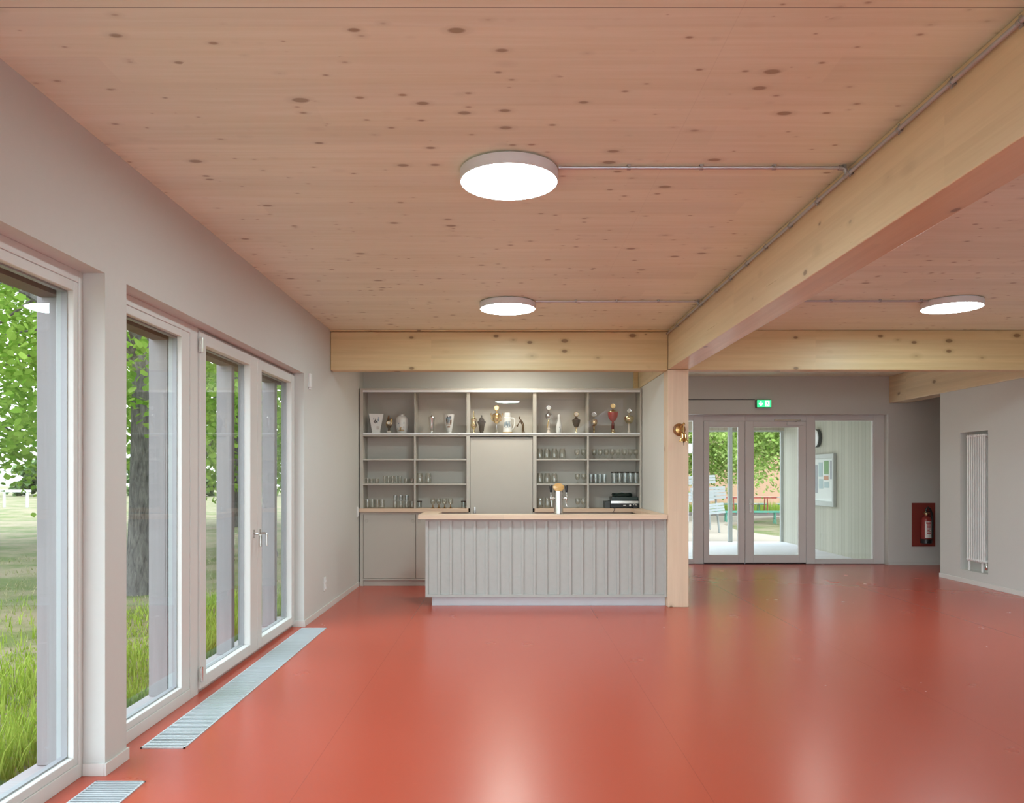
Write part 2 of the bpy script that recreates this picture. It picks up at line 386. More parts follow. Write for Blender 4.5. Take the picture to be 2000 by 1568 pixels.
# ================================================================ SETTING
XL, XR, CEIL, YB, YD, YR = -2.115, 6.73, 3.32, 11.17, 13.35, -5.0
HEAD = 2.643
struct('floor', MB().box(-2.33, 10.2, YR - .3, 13.62, -.12, 0), 'floor')
struct('ceiling', MB().box(-2.50, 10.2, YR - .3, 13.7, CEIL, CEIL + .2), 'ceil')
# left wall: header band, piers between the glazed openings, solid end by the bar
OPEN_L = [(-4.6, -.25), (.15, 3.988), (4.213, 7.905)]
w = MB().box(-2.33, XL, YR, YB + .2, HEAD, CEIL)
for a, b in ((YR, -4.6), (-.25, .15), (3.988, 4.213), (7.905, YB + .2)): w.box(-2.33, XL, a, b, 0, HEAD)
struct('wall_left', w, 'wall')
struct('wall_back', MB().box(XL, 1.926, YB, YB + .2, 0, CEIL), 'wall')
# partition between the bar and the entrance hall, under the continuing beam
struct('wall_partition', MB().box(1.93, 2.17, 9.33, 13.30, 0, 2.84), 'wall')
# entrance wall with one wide glazed opening
w = MB().box(2.17, 6.72, YD, 13.62, 2.653, CEIL).box(6.72, 10.2, YD, 13.62, 0, CEIL).box(2.17, 2.45, YD, 13.62, 0, 2.653)
struct('wall_entrance', w, 'wall')
# right wall with the radiator niche
ny0, ny1, nz0, nz1 = 10.60, 11.25, .19, 2.21
w = MB().box(XR, XR + .3, 9.0, ny0, 0, 2.848).box(XR, XR + .3, ny1, 11.77, 0, 2.848).box(XR, XR + .3, ny0, ny1, 0, nz0).box(XR, XR + .3, ny0, ny1, nz1, 2.848).box(XR + .13, XR + .3, ny0, ny1, nz0, nz1)
w.box(XR, XR + .3, YR, 9.0, 0, 2.848)
struct('wall_right', w, 'wall')
struct('wall_corridor', MB().box(10.0, 10.2, 11.0, YD, 0, CEIL).box(XR + .31, 10.2, 11.6, 11.77, 0, CEIL), 'wall')
# rear wall (behind the photographer): unseen garden glazing added for daylight
w = MB().box(XL, XR, YR - .3, YR, 3.10, CEIL)
for a, b in ((XL, -1.9), (.8, 1.0), (3.7, 3.9), (6.5, XR)): w.box(a, b, YR - .3, YR, 0, 3.10)
struct('wall_rear', w, 'wall')
# skirting boards
struct('baseboard_left', MB().box(XL, XL + .012, 3.976, 4.225, 0, .066).box(-2.228, XL, 3.976, 3.988, 0, .066).box(XL, XL + .012, 7.893, 10.80, 0, .066).box(-2.228, XL, 7.893, 7.905, 0, .066), 'base', .002)
struct('baseboard_right', MB().box(XR - .012, XR, 5.2, 11.782, 0, .064).box(XR, XR + .3, 11.77, 11.782, 0, .064), 'base', .002)
struct('baseboard_entrance', MB().box(6.72, 9.9, YD - .012, YD, 0, .05), 'wall', .002)

# ---------------------------------------------------------------- left glazing
FX0, FX1 = -2.33, -2.23
def pane_set(parent, y0, y1, z0, z1):
    build('pane', MB().box(-2.268, -2.262, y0, y1, z0, z1), 'pane', parent)
    s = MB().ring('x', -2.300, -2.269, y0, y1, z0, z1, .011, .011, .011, .011)
    build('spacer', s, 'spacer', parent)
def fixed_window(name, y0, y1, wl=.075, wr=.075):
    t = struct(name)
    o = MB().ring('x', -2.295, FX1, y0, y1, .0, HEAD, wl * .5, wr * .5, .075, .06)
    build('outer_frame_dark', MB().ring('x', FX0, -2.2955, y0, y1, .0, HEAD, wl - .004, wr - .004, .112, .10), 'outer_frame_dark', t, .003)
    build('frame', o, 'frame', t, .003)
    s = MB().ring('x', -2.294, FX1 - .006, y0 + wl * .5, y1 - wr * .5, .075, HEAD - .06, wl * .5, wr * .5, .045, .05)
    build('sash', s, 'frame', t, .004)
    pane_set(t, y0 + wl - .005, y1 - wr + .005, .118, 2.535)
    build('head_board', MB().box(-2.45, -2.34, y0 - .1, y1 + .1, 2.515, 2.80), 'brown', t)
    return t
fixed_window('window_1', 2.06, 3.988)
fixed_window('window_2', 4.213, 5.473, .075, .26)
fixed_window('window_3', .15, 2.06)
fixed_window('window_4', -4.6, -2.45); fixed_window('window_5', -2.45, -.25)
def lever(parent, y, z, drop=.112):
    h = build('handle', MB().box(-2.215, -2.207, y - .014, y + .014, z - .035, z + .035).tube([(-2.207, y, z), (-2.170, y, z), (-2.158, y, z - .004), (-2.150, y, z - .018), (-2.150, y, z - drop)], .0095, 10), 'chrome', parent, .001)
    return h
def terrace_leaf(name, y0, y1, wl, wr, hinge, hy):
    t = struct(name)
    build('outer_frame_dark', MB().ring('x', FX0 + .006, -2.2955, y0 + .004, y1 - .004, .032, HEAD - .024, wl - .006, wr - .006, .084, .084), 'outer_frame_dark', t, .003)
    f = MB().box(FX0, FX1 - .012, y0, y1, .0, .028).box(FX0, FX1 - .012, y0, y1, HEAD - .02, HEAD)
    build('frame', f, 'frame', t, .002)
    s = MB().ring('x', -2.294, -2.215, y0 + .003, y1 - .003, .03, HEAD - .022, wl, wr, .088, .088)
    build('sash', s, 'frame', t, .005)
    pane_set(t, y0 + wl - .004, y1 - wr + .004, .112, 2.538)
    if hinge is not None:
        for z in (.14, 2.52):
            build('hinge', MB().cyl((-2.205, hinge, z - .055), (-2.205, hinge, z + .055), .010, n=12).box(-2.222, -2.206, hinge - .018, hinge + .018, z - .05, z + .05), 'steel', t, .001)
    lever(t, *hy)
    build('head_board', MB().box(-2.45, -2.34, y0 + .01, y1, 2.515, 2.80), 'brown', t)
    return t
terrace_leaf('door_1', 5.473, 6.735, .107, .187, 5.480, (6.62, 1.068))
terrace_leaf('door_2', 6.735, 7.905, .115, .105, None, (6.79, 1.062))
# timber fins and ledge outside the glazing
fins = [(3.987, 4.066, 'outside the left window, nearest the room corner of the photo'), (5.235, 5.312, 'in front of the tree trunk'), (6.455, 6.53, 'seen through the near terrace door'), (7.655, 7.73, 'seen through the far terrace door')]
labs = ['grey glazed timber post outside the window at the left edge', 'grey glazed timber post outside, right beside the dark tree trunk', 'grey glazed timber post outside behind the terrace door with hinges', 'grey glazed timber post outside behind the farthest terrace door']
for (a, b, _), lb in zip(fins, labs):
    solo('timber_post', MB().box(-2.475, -2.345, a, b, .052, 2.82), 'greypost', lb, 'post', (-2.41, (a + b) / 2, .052), 'grey timber posts outside the windows', .004)
struct('trim_1', MB().box(-2.50, -2.332, -4.7, 8.2, .0, .05).box(-2.48, -2.36, -4.7, 8.2, -.25, .0), 'greysill', .004)

# ---------------------------------------------------------------- rear glazing added to bring in more light (out of the picture)
HR = 3.10
def added_window(name, plane, p0, p1, a0, a1, HEAD=HR):
    t = struct(name)
    build('frame', MB().ring(plane, p0, p1, a0, a1, 0, HEAD, .08, .08, .12, .11), 'frame', t)
    mb = MB(); m = (p0 + p1) / 2
    if plane == 'x': mb.box(m - .003, m + .003, a0 + .07, a1 - .07, .11, HEAD - .1)
    else: mb.box(a0 + .07, a1 - .07, m - .003, m + .003, .11, HEAD - .1)
    build('pane', mb, 'pane', t)
for i, (a, b) in enumerate(((-1.9, .8), (1.0, 3.7), (3.9, 6.5))): added_window('window_%d' % (6 + i), 'y', YR - .2, YR - .12, a, b)

# ---------------------------------------------------------------- entrance glazing at 13.5 m
E0, E1 = 13.50, 13.58
ex = lambda px: XU(px, E0)
ez = lambda py: ZU(py, E0)
def sidelight(name, x0, x1, wl, wr, glz0, glz1):
    t = struct(name)
    build('frame', MB().ring('y', E0, E1, x0, x1, 0, 2.653, wl, wr, glz0, 2.653 - glz1), 'doorframe', t, .004)
    build('glazing_bead', MB().ring('y', E0 + .012, E1 - .02, x0 + wl - .02, x1 - wr + .02, glz0 - .02, glz1 + .02, .032, .032, .032, .032), 'doorframe', t)
    build('pane', MB().box(x0 + wl - .01, x1 - wr + .01, E0 + .035, E0 + .041, glz0 - .01, glz1 + .01), 'pane', t)
    return t
sidelight('window_9', 2.45, ex(1374), .12, ex(1374) - ex(1355), ez(1093), ez(820))
sidelight('window_10', ex(1574.5), 6.72, ex(1591.5) - ex(1574.5), 6.72 - ex(1706.5), ez(1093), ez(820))
def entrance_leaf(name, x0, x1, gx0, gx1, handle):
    t = struct(name)
    z0, z1, g0, g1 = .022, ez(822.5), ez(1085), ez(833)
    build('frame', MB().box(x0, x1, E0 + .004, E1, z1 + .004, 2.653), 'doorframe', t, .003)
    build('leaf', MB().ring('y', E0 - .004, E1 - .012, x0 + .004, x1 - .004, z0, z1, gx0 - x0, x1 - gx1, g0 - z0, z1 - g1), 'doorframe', t, .004)
    build('glazing_bead', MB().ring('y', E0 + .004, E1 - .03, gx0 - .012, gx1 + .012, g0 - .012, g1 + .012, .024, .024, .024, .024), 'doorframe', t)
    build('pane', MB().box(gx0, gx1, E0 + .03, E0 + .036, g0, g1), 'pane', t)
    build('dark_gap', MB().box(x0 + .01, x1 - .01, E0 + .01, E1, .002, .02), 'black', t)  # black strip standing in for the dark gap under the leaf
    if handle:
        hx = ex(1465.5)
        h = build('handle', MB().box(hx - .022, hx + .022, E0 - .014, E0 - .005, ez(1001), ez(975)).tube([(hx, E0 - .014, 1.068), (hx, E0 - .055, 1.068), (hx + .012, E0 - .064, 1.068), (hx + .14, E0 - .064, 1.068)], .010, 10), 'steel', t, .002)
        c = build('closer', MB().box(ex(1536), ex(1568), E0 - .05, E0 - .005, ez(830.5), ez(824)), 'doorframe', t, .004)
        build('slide_rail', MB().box(ex(1512), ex(1563), E0 - .03, E0 + .003, ez(822.3), ez(818.8)).cyl((ex(1562), E0 - .032, ez(820)), (ex(1550), E0 - .032, ez(825)), .006), 'steel', c, .002)
    return t
entrance_leaf('door_3', ex(1374), ex(1455), ex(1384), ex(1443), False)
entrance_leaf('door_4', ex(1455), ex(1574.5), ex(1471), ex(1561), True)
struct('trim_2', MB().box(2.45, 6.72, E0 - .02, E0 + .1, -.005, .004), 'black')

# ---------------------------------------------------------------- beams and post (glued timber)
def beam(name, mb, mat, label, loc, bev=.008): return solo(name, mb, mat, label, 'beam', loc, None, bev)
beam('ceiling_beam', MB().box(1.929, 2.174, -4.9, 11.16, 2.846, CEIL - .002), 'beamY', 'long pale spruce ceiling beam running towards the camera above the wooden post', (2.05, 3, 2.85), .006)
b = beam('ceiling_beam', MB().box(XL + .003, 1.927, 9.07, 9.24, 2.836, 3.297), 'beamX', 'knotty spruce cross beam spanning above the bar, left of the post', (-.1, 9.15, 2.84), .010)
beam('ceiling_beam', MB().box(2.176, XR + .6, 9.07, 9.24, 2.840, CEIL - .002), 'beamX', 'spruce cross beam right of the post, in front of the entrance hall', (4.5, 9.15, 2.84), .008)
beam('ceiling_beam', MB().box(XR + .002, XR + .31, 9.245, YD - .003, 2.850, CEIL - .002), 'beamY', 'short darker spruce beam on top of the radiator wall at the right', (6.9, 11.3, 2.85), .010)
struct('trim_3', MB().box(XL, 1.926, 9.05, 9.22, 3.300, 3.318), 'beamX')
struct('trim_4', MB().box(1.86, 1.925, 11.10, 11.165, 2.822, CEIL), 'beamX')
struct('trim_5', MB().box(XR + .002, XR + .31, YR, 9.0, 2.85, CEIL), 'beamY')
solo('timber_column', MB().box(1.925, 2.174, 9.064, 9.31, 0, 2.844), 'postZ', 'square spruce post carrying the long beam at the right end of the bar', 'post', (2.05, 9.19, 0), None, .006)

# ---------------------------------------------------------------- floor convectors
def convector(y0, y1, label):
    x0, x1 = -2.118 + .0, -1.862
    t = thing('floor_grille', label, 'floor vent', ((x0 + x1) / 2, (y0 + y1) / 2, .0), 'floor convector grilles along the windows')
    build('frame', MB().box(x0, x0 + .009, y0, y1, .0005, .006).box(x1 - .009, x1, y0, y1, .0005, .006).box(x0, x1, y0, y0 + .009, .0005, .006).box(x0, x1, y1 - .009, y1, .0005, .006), 'grille', t)
    build('duct_dark_sheet', MB().box(x0 + .005, x1 - .005, y0 + .005, y1 - .005, .0004, .0012), 'duct_shade', t)  # thin dark sheet under the slats, imitating the shade of a duct
    s = MB(); n = int((y1 - y0) / .026)
    for i in range(n):
        y = y0 + .012 + (y1 - y0 - .024) * (i + .5) / n
        s.box(x0 + .006, x1 - .006, y - .0075, y + .0075, .0012, .0055)
    build('slats', s, 'grille', t)
convector(4.38, 7.82, 'long pale metal floor grille set in the red floor along the terrace doors')
convector(.5, 3.905, 'metal floor grille in the red floor at the bottom left picture corner')

# ---------------------------------------------------------------- ceiling lamps
def lamp(x, y, label, em='lamp_e'):
    t = thing('ceiling_lamp', label, 'lamp', (x, y, CEIL), 'round white ceiling lamps')
    build('housing', MB().lathe([(.0, CEIL - .001), (.262, CEIL - .001), (.262, CEIL - .010), (.281, CEIL - .010), (.281, CEIL - .066), (.279, CEIL - .0695), (.2745, CEIL - .0695), (.2745, CEIL - .066)], (x, y, 0), 64, cap=False), 'lampbody', t)
    build('diffuser', MB().lathe([(.2742, CEIL - .064), (.2742, CEIL - .0685), (0, CEIL - .0690)], (x, y, 0), 64, cap=False), em, t)
    return t
lamp(.012, 4.33, 'largest-looking round white ceiling lamp, nearest above the room centre')
lamp(.008, 7.63, 'smaller round white ceiling lamp just in front of the bar beam')
lamp(4.45, 7.58, 'round white ceiling lamp at the right, beyond the long beam')
lamp(.01, 10.12, 'round white ceiling lamp hidden behind the beam above the bar shelves', 'lamp_bar')
lamp(4.45, 10.9, 'added unseen fill lamp in the entrance hall behind the right cross beam', 'lamp_hall_added')  # unseen lamp added to brighten the entrance doors
# conduits
def conduit(pts, clips, axis, label, r=.0095):
    t = thing('conduit', label, 'pipe', pts[0], 'grey metal cable conduits')
    build('pipe', MB().tube(pts, r, 12), 'alu', t)
    for c in clips:
        m = MB()
        if axis == 'X':
            m.cyl((c[0] - .010, c[1], c[2]), (c[0] + .010, c[1], c[2]), r + .003, n=12).box(c[0] - .010, c[0] + .010, c[1] - .011, c[1] + .011, c[2], CEIL - .0005).box(c[0] - .006, c[0] + .006, c[1] - .022, c[1] + .022, c[2] - .002, c[2] + .004)
        else:
            m.cyl((c[0], c[1] - .010, c[2]), (c[0], c[1] + .010, c[2]), r + .003, n=12).box(c[0], 1.9285, c[1] - .010, c[1] + .010, c[2] - .011, c[2] + .011).box(c[0] - .002, c[0] + .004, c[1] - .006, c[1] + .006, c[2] - .024, c[2] + .024)
        build('clip', m, 'clip', t)
ZC = CEIL - .0165
conduit([(.29, 4.25, ZC), (1.895, 4.25, ZC)], [(XU(p, 4.25), 4.25, ZC) for p in (1228, 1370, 1512, 1648)], 'X', 'thin grey conduit on the ceiling from the nearest lamp to the beam')
conduit([(.285, 7.52, ZC), (1.895, 7.52, ZC)], [(XU(p, 7.52), 7.52, ZC) for p in (1124.7, 1204, 1285.7, 1364)], 'X', 'thin grey conduit on the ceiling from the small lamp by the bar to the beam')
conduit([(2.19, 7.50, ZC), (4.17, 7.50, ZC)], [(XU(p, 7.50), 7.50, ZC) for p in (1500, 1623.5, 1719, 1800)], 'X', 'thin grey conduit on the ceiling right of the long beam, to the right lamp')
XC, ZB = 1.911, 3.267
conduit([(XC, .6, ZB), (XC, 9.045, ZB)], [(XC, 2833 / (p - 990), ZB) for p in (1994, 1859.7, 1756.7, 1661, 1596, 1543, 1495.5, 1459, 1426.6, 1399, 1370, 1344, 1322)], 'Y', 'long grey conduit running along the side of the long ceiling beam', .011)
# junction sleeves
for (y, lb) in ((4.25, 'small conduit junction on the long beam by the nearest lamp line'), (7.52, 'small conduit junction on the long beam by the farther lamp line')):
    solo('conduit_junction', MB().tube([(1.86, y, ZC), (1.893, y, ZC - .004), (1.906, y, ZB + .006)], .013, 12).cyl((XC, y - .03, ZB), (XC, y + .03, ZB), .0145, n=12), 'clip', lb, 'pipe fitting', (1.89, y, ZB))

# ---------------------------------------------------------------- small things on the left wall
t = thing('wall_sensor', 'slim white device high on the left wall beside the terrace door reveal', 'sensor', (XL, 8.09, 2.58))
build('housing', MB().box(XL + .001, XL + .028, 8.055, 8.125, 2.515, 2.665), 'white', t, .006)
build('foot', MB().box(XL + .001, XL + .02, 8.075, 8.12, 2.495, 2.514), 'white', t, .003)
t = thing('wall_socket', 'white double wall socket low on the left wall before the bar', 'socket', (XL, 8.78, .32))
build('plate', MB().box(XL + .001, XL + .011, 8.74, 8.82, .245, .40), 'white', t, .003)
for z in (.285, .36): build('socket_insert', MB().lathe([(.030, 0), (.030, .004), (.021, .004), (.020, -.004), (0, -.004)], (XL + .012, 8.78, z), 20, cap=False, axis=Matrix.Rotation(PI / 2, 3, 'Y')), 'white', t)
t = thing('light_switch', 'white switch plate on the left wall next to the bar cabinet worktop', 'switch', (XL, 10.70, 1.06))
build('plate', MB().box(XL + .001, XL + .012, 10.655, 10.745, .985, 1.135), 'white', t, .003)
build('rocker', MB().box(XL + .0125, XL + .020, 10.667, 10.733, 1.00, 1.06), 'white', t, .002); build('rocker', MB().box(XL + .0125, XL + .020, 10.667, 10.733, 1.066, 1.122), 'white', t, .002)

# ---------------------------------------------------------------- exit sign
sx0, sx1, sz0, sz1 = XU(1478.5, 13.25), XU(1507, 13.25), ZU(795, 13.25), ZU(781.5, 13.25)
t = thing('exit_sign', 'lit green emergency exit sign with arrow and running figure above the entrance', 'exit sign', ((sx0 + sx1) / 2, YD, sz0))
build('housing', MB().box(sx0, sx1, 13.262, 13.345, sz0 - .004, sz1 + .012), 'dark', t, .003)
sw, sh = sx1 - sx0, sz1 - sz0
fc = build('face', MB().box(sx0 + .006, sx1 - .006, 13.252, 13.2615, sz0 + .002, sz1 + .004), 'green_e', t)
cx, cz = sx0 + sw * .27, sz0 + sh * .5
ar = MB().prism([(cx - .008, cz + .042), (cx + .008, cz + .042), (cx + .008, cz - .01), (cx + .03, cz + .012), (cx + .038, cz + .004), (cx + .004, cz - .042), (cx - .004, cz - .042), (cx - .038, cz + .004), (cx - .03, cz + .012), (cx - .008, cz - .01)], 13.248, 13.2512)
build('arrow', ar, 'white_e', fc)
px_ = sx0 + sw * .72
build('pictogram_field', MB().box(px_ - .04, px_ + .035, 13.249, 13.2515, sz0 + .012, sz1 - .006), 'white_e', fc)
g = MB(); Y0, Y1 = 13.246, 13.2485
g.prism([(px_ - .012 + .0085 * math.cos(a * PI / 6), cz + .036 + .0085 * math.sin(a * PI / 6)) for a in range(12)], Y0, Y1)
def limb(a, b, wd):
    d = (Vector(b) - Vector(a)).normalized(); n_ = Vector((-d.y, d.x)) * wd
    A, B_ = Vector(a), Vector(b); g.prism([tuple(A + n_), tuple(B_ + n_), tuple(B_ - n_), tuple(A - n_)], Y0, Y1)
limb((px_ - .008, cz + .026), (px_ + .004, cz - .004), .008); limb((px_ + .004, cz - .002), (px_ - .012, cz - .018), .005); limb((px_ - .012, cz - .018), (px_ - .018, cz - .042), .005)
limb((px_ + .004, cz - .002), (px_ + .016, cz - .022), .005); limb((px_ + .016, cz - .022), (px_ + .031, cz - .024), .004); limb((px_ - .006, cz + .022), (px_ - .028, cz + .010), .004); limb((px_ - .002, cz + .020), (px_ + .020, cz + .018), .004)
build('running_figure', g, 'green_e', fc)
solo('sign_cable', MB().tube([(2.2, 13.343, sz1 + .02), (sx0 - .005, 13.343, sz1 + .02)], .006, 8), 'dark', 'thin dark cable along the wall towards the green exit sign', 'cable', (3, 13.343, sz1))

# ---------------------------------------------------------------- extinguisher on its red panel
solo('extinguisher_panel', MB().box(XU(1780.5, YD), XU(1826, YD), YD - .012, YD - .001, ZU(1067, YD), ZU(982, YD)), 'redplate', 'dark red rectangular panel on the wall behind the fire extinguisher', 'panel', (XU(1803, YD), YD, ZU(1067, YD)), None, .002)
ed = 13.24; fx = XU(1809, ed); fz = ZU(1061, ed); es = ed / F
t = thing('fire_extinguisher', 'red fire extinguisher with black hose and foot hanging on the dark red panel', 'fire extinguisher', (fx, ed, fz))
Rr = 9.3 * es
build('foot', MB().lathe([(Rr * .9, 0), (Rr * 1.1, .006), (Rr * 1.1, .075), (Rr * 1.02, .08)], (fx, ed, fz), 28), 'black', t)
cyl = build('cylinder', MB().lathe([(Rr, .081), (Rr, .40), (Rr * .93, .435), (Rr * .7, .462), (Rr * .35, .475), (Rr * .3, .49)], (fx, ed, fz), 28), 'red', t)
lab = MB(); vs = []; fs = []
for k in range(9):
    a = -PI / 2 - .75 + k * 1.5 / 8
    for z in (.10, .385): vs.append((fx + (Rr + .001) * math.cos(a), ed + (Rr + .001) * math.sin(a), fz + z))
for k in range(8): fs.append((2 * k, 2 * k + 2, 2 * k + 3, 2 * k + 1))
lab.add(vs, fs, True); lb_ = build('label_sheet', lab, 'white', cyl)
tx = MB()
for k, (z0, z1, a0, a1) in enumerate(((.345, .372, -.1, .9), (.315, .338, .05, .9), (.296, .308, .05, .9), (.272, .284, .05, .9), (.25, .262, .05, .9), (.225, .240, .1, .55), (.205, .216, .05, .9), (.17, .185, .05, .9))):
    vs = []
    for i in range(5):
        a = -PI / 2 - .4 + a0 + (a1 - a0) * i / 4
        for z in (z0, z1): vs.append((fx + (Rr + .0022) * math.cos(a), ed + (Rr + .0022) * math.sin(a), fz + z))
    tx.add(vs, [(2 * i, 2 * i + 2, 2 * i + 3, 2 * i + 1) for i in range(4)])
build('print', tx, 'redp', cyl)
v = build('valve', MB().lathe([(.018, .486), (.022, .50), (.022, .53), (.012, .54)], (fx, ed, fz), 16).box(fx - .05, fx + .05, ed - .012, ed + .012, fz + .525, fz + .538).box(fx - .03, fx - .012, ed - .014, ed + .014, fz + .50, fz + .565), 'gold2', t)
build('lever', MB().box(fx - .02, fx + .07, ed - .01, ed + .01, fz + .556, fz + .568), 'black', v)
build('hose', MB().tube([(fx - .005, ed, fz + .54), (fx, ed, fz + .60), (fx + .03, ed, fz + .628), (fx + .07, ed, fz + .60), (fx + .095, ed, fz + .52), (fx + .108, ed, fz + .38), (fx + .105, ed, fz + .22), (fx + .098, ed, fz + .10)], [.016, .018, .018, .018, .018, .017, .019, .021], 12), 'black', t)
build('bracket', MB().box(fx - .03, fx + .03, ed + Rr, YD - .0125, fz + .38, fz + .42), 'black', t)

# ---------------------------------------------------------------- radiator in its niche
t = thing('radiator', 'tall white tubular radiator in a wall niche at the far right', 'radiator', (XR + .06, 10.90, .33))
r0, r1, rz0, rz1 = 10.68, 11.13, .335, 2.165
n = 9
for i in range(n):
    y = r0 + (r1 - r0) * (i + .5) / n
    m = MB()
    for x in (XR + .025, XR + .085): m.tube([(x, y, rz0 + .03), (x, y, rz1 - .03)], .0125, 10)
    for z in (rz0 + .03, rz1 - .03): m.tube([(XR + .012, y, z), (XR + .025, y, z + (.012 if z > 1 else -.012)), (XR + .085, y, z + (.012 if z > 1 else -.012)), (XR + .098, y, z)], [.013, .024, .024, .013], 10)
    build('section', m, 'white', t)
for z in (rz0 + .03, rz1 - .03): build('header', MB().tube([(XR + .055, r0 - .005, z), (XR + .055, r1 + .005, z)], .016, 12), 'white', t)
for y in (r1 - .02, r0 + .12): build('supply_pipe', MB().tube([(XR + .05, y, rz0), (XR + .05, y, nz0 + .002)], .016, 12), 'white', t)
build('valve', MB().lathe([(.018, -.10), (.026, -.09), (.026, -.02), (.018, -.01), (.018, .02)], (XR + .05, r0 + .02, rz0), 14), 'chrome', t)
# ================================================================ BAR
# counter: clad front, plinth, wooden top with short returns
t = thing('bar_counter', 'long grey-beige bar counter front clad with vertical battens', 'counter', (.45, 9.5, 0))
CX0, CX1, CY = -.981, 1.921, 9.135
fp = MB().box(CX0, CX1, CY, CY + .03, .112, 1.05)
fp.box(CX0, CX0 + .034, CY - .018, CY - .0005, .112, 1.05).box(CX1 - .03, CX1, CY - .018, CY - .0005, .112, 1.05)
fp.box(CX0, CX1, CY - .020, CY - .0005, .112, .146).box(CX0, CX1, CY - .020, CY - .0005, 1.032, 1.05)
for k in range(19):
    x = -.819 + .1438 * k
    fp.box(x - .0145, x + .0145, CY - .018, CY - .0005, .147, 1.031)
build('front_panel', fp, 'counter', t, .0015)
build('side_panel', MB().box(CX0, CX0 + .03, CY + .031, 9.86, .112, 1.05), 'counter', t)
build('side_panel', MB().box(-.88, -.85, CY + .031, 9.86, .112, 1.05), 'counter', t)
build('plinth', MB().box(CX0 + .07, CX1, CY + .065, CY + .085, .0, .111).box(CX0 + .07, CX0 + .09, CY + .086, 9.80, 0, .111), 'plinth', t)
tm = MB().prism([(-1.062, 9.055), (1.922, 9.055), (1.922, 10.755), (1.775, 10.755), (1.775, 9.30), (-.85, 9.30), (-.85, 9.90), (-1.062, 9.90)], 1.053, 1.109, 'z')
solo('counter_top', tm, 'topX', 'pale solid wood top of the bar counter with a short return on each side', 'worktop', (.43, 9.3, 1.053), None, .003)

# shelf unit on the back wall
U0 = 10.80; UB = 11.145
ux = lambda px: XU(px, U0)
uz = lambda py: ZU(py, U0)
unit = thing('bar_shelf_unit', 'large grey-beige built-in shelf and cupboard wall behind the bar', 'shelf unit', (-.1, 10.97, 0))
xl, xr = -2.098, ux(1255.6)
WT = 1.107                                    # top of the back worktop
ZS = ZU(852, U0); ZT = ZU(848.6, U0)          # long shelf under the trophies
ztop = ZU(758.3, U0); zrail = ZU(762, U0)
d = {1: (ux(808.5), ux(811.6)), 2: (ux(911), ux(917.7)), 3: (ux(1041), ux(1048)), 4: (ux(1147), ux(1150.3))}
def P(name, mb, mat='cab', par=unit, bev=.0015): return build(name, mb, mat, par, bev)
P('side_panel', MB().box(xl, ux(709), U0, UB, 0, 1.05).box(xl, ux(709), U0, UB, WT + .001, ztop))
P('side_panel', MB().box(ux(1249.8), min(xr, 1.923), U0, UB, WT + .001, ztop))
P('top_board', MB().box(ux(709), ux(1249.8), U0, UB, zrail, ztop))
P('long_shelf', MB().box(ux(709), ux(1249.8), U0, UB, ZS, ZT))
P('back_panel', MB().box(ux(709), ux(1249.8), UB + .001, UB + .018, 0, ztop), 'cabin')
for k in d:
    a, b = d[k]
    P('divider', MB().box(a, b, U0 + .022, UB, ZT, zrail))
    P('divider', MB().box(a, b, U0, UB, WT + .001, ZS))
for (a, b) in ((ux(709), d[1][0]), (d[1][1], d[2][0]), (d[3][1], d[4][0]), (d[4][1], ux(1249.8))):
    for (p, q) in ((896, 899), (944.3, 947)): P('shelf', MB().box(a, b, U0 + .004, UB, ZU(q, U0), ZU(p, U0)))
# glass sliding doors before the trophies
rt = P('glass_rail', MB().box(ux(709), ux(1249.8), U0 - .010, U0 + .020, ZT + .0005, ZU(845.3, U0)), 'lampbody')
P('glass_rail', MB().box(ux(709), ux(1249.8), U0 - .010, U0 + .020, ZU(766, U0), zrail - .0005), 'lampbody')
ge = [709.5, 811.5, 912, 1050, 1149.5, 1249.5]
for i in range(5):
    yy = U0 + (-.004 if i % 2 else .006)
    P('glass_door', MB().box(ux(ge[i] - (2 if i else 0)), ux(ge[i + 1] + (2 if i < 4 else 0)), yy, yy + .005, ZU(845.3, U0), ZU(766, U0)), 'cabglass', bev=0)
# tall door in the middle bay
dr = P('door', MB().box(d[2][1] + .004, d[3][0] - .004, U0 + .03, U0 + .052, .02, ZS - .012))
P('handle', MB().box(ux(925.5), ux(929.5), U0 + .008, U0 + .0295, ZU(1003, U0), ZU(990, U0)), 'steel', dr, .003)
# lower cupboards
P('base_rail', MB().box(ux(709), d[2][0], U0, U0 + .03, 1.02, 1.05)); P('base_rail', MB().box(ux(709), d[2][0], U0, U0 + .03, ZU(1133, U0), ZU(1130, U0)))
P('plinth', MB().box(xl, d[2][0], U0 + .03, U0 + .05, 0, ZU(1133, U0) - .001))
for (a, b) in ((ux(709.6), ux(811.2)), (ux(812.2), d[2][0] - .002)):
    c = P('cupboard_door', MB().box(a, b, U0 + .004, U0 + .024, ZU(1129.5, U0), 1.018))
    for hx in (a + .045, b - .035): P('finger_ring', MB().lathe([(.016, 0), (.023, -.003), (.025, 0), (.025, .003)], (hx, U0 + .001, ZU(1017, U0)), 20, cap=False, axis=Matrix.Rotation(-PI / 2, 3, 'X')), 'cab', c, 0)
P('base_panel', MB().box(d[2][0], d[2][1], U0, UB, 0, 1.05)); P('base_panel', MB().box(d[3][0], 1.775, U0 + .004, U0 + .03, 0, 1.05))
solo('back_worktop', MB().box(-2.10, ux(915), U0 - .035, UB, 1.0535, WT), 'topX', 'pale wooden worktop strip under the left shelves behind the bar', 'worktop', (-1.4, 10.95, 1.0535), None, .003)
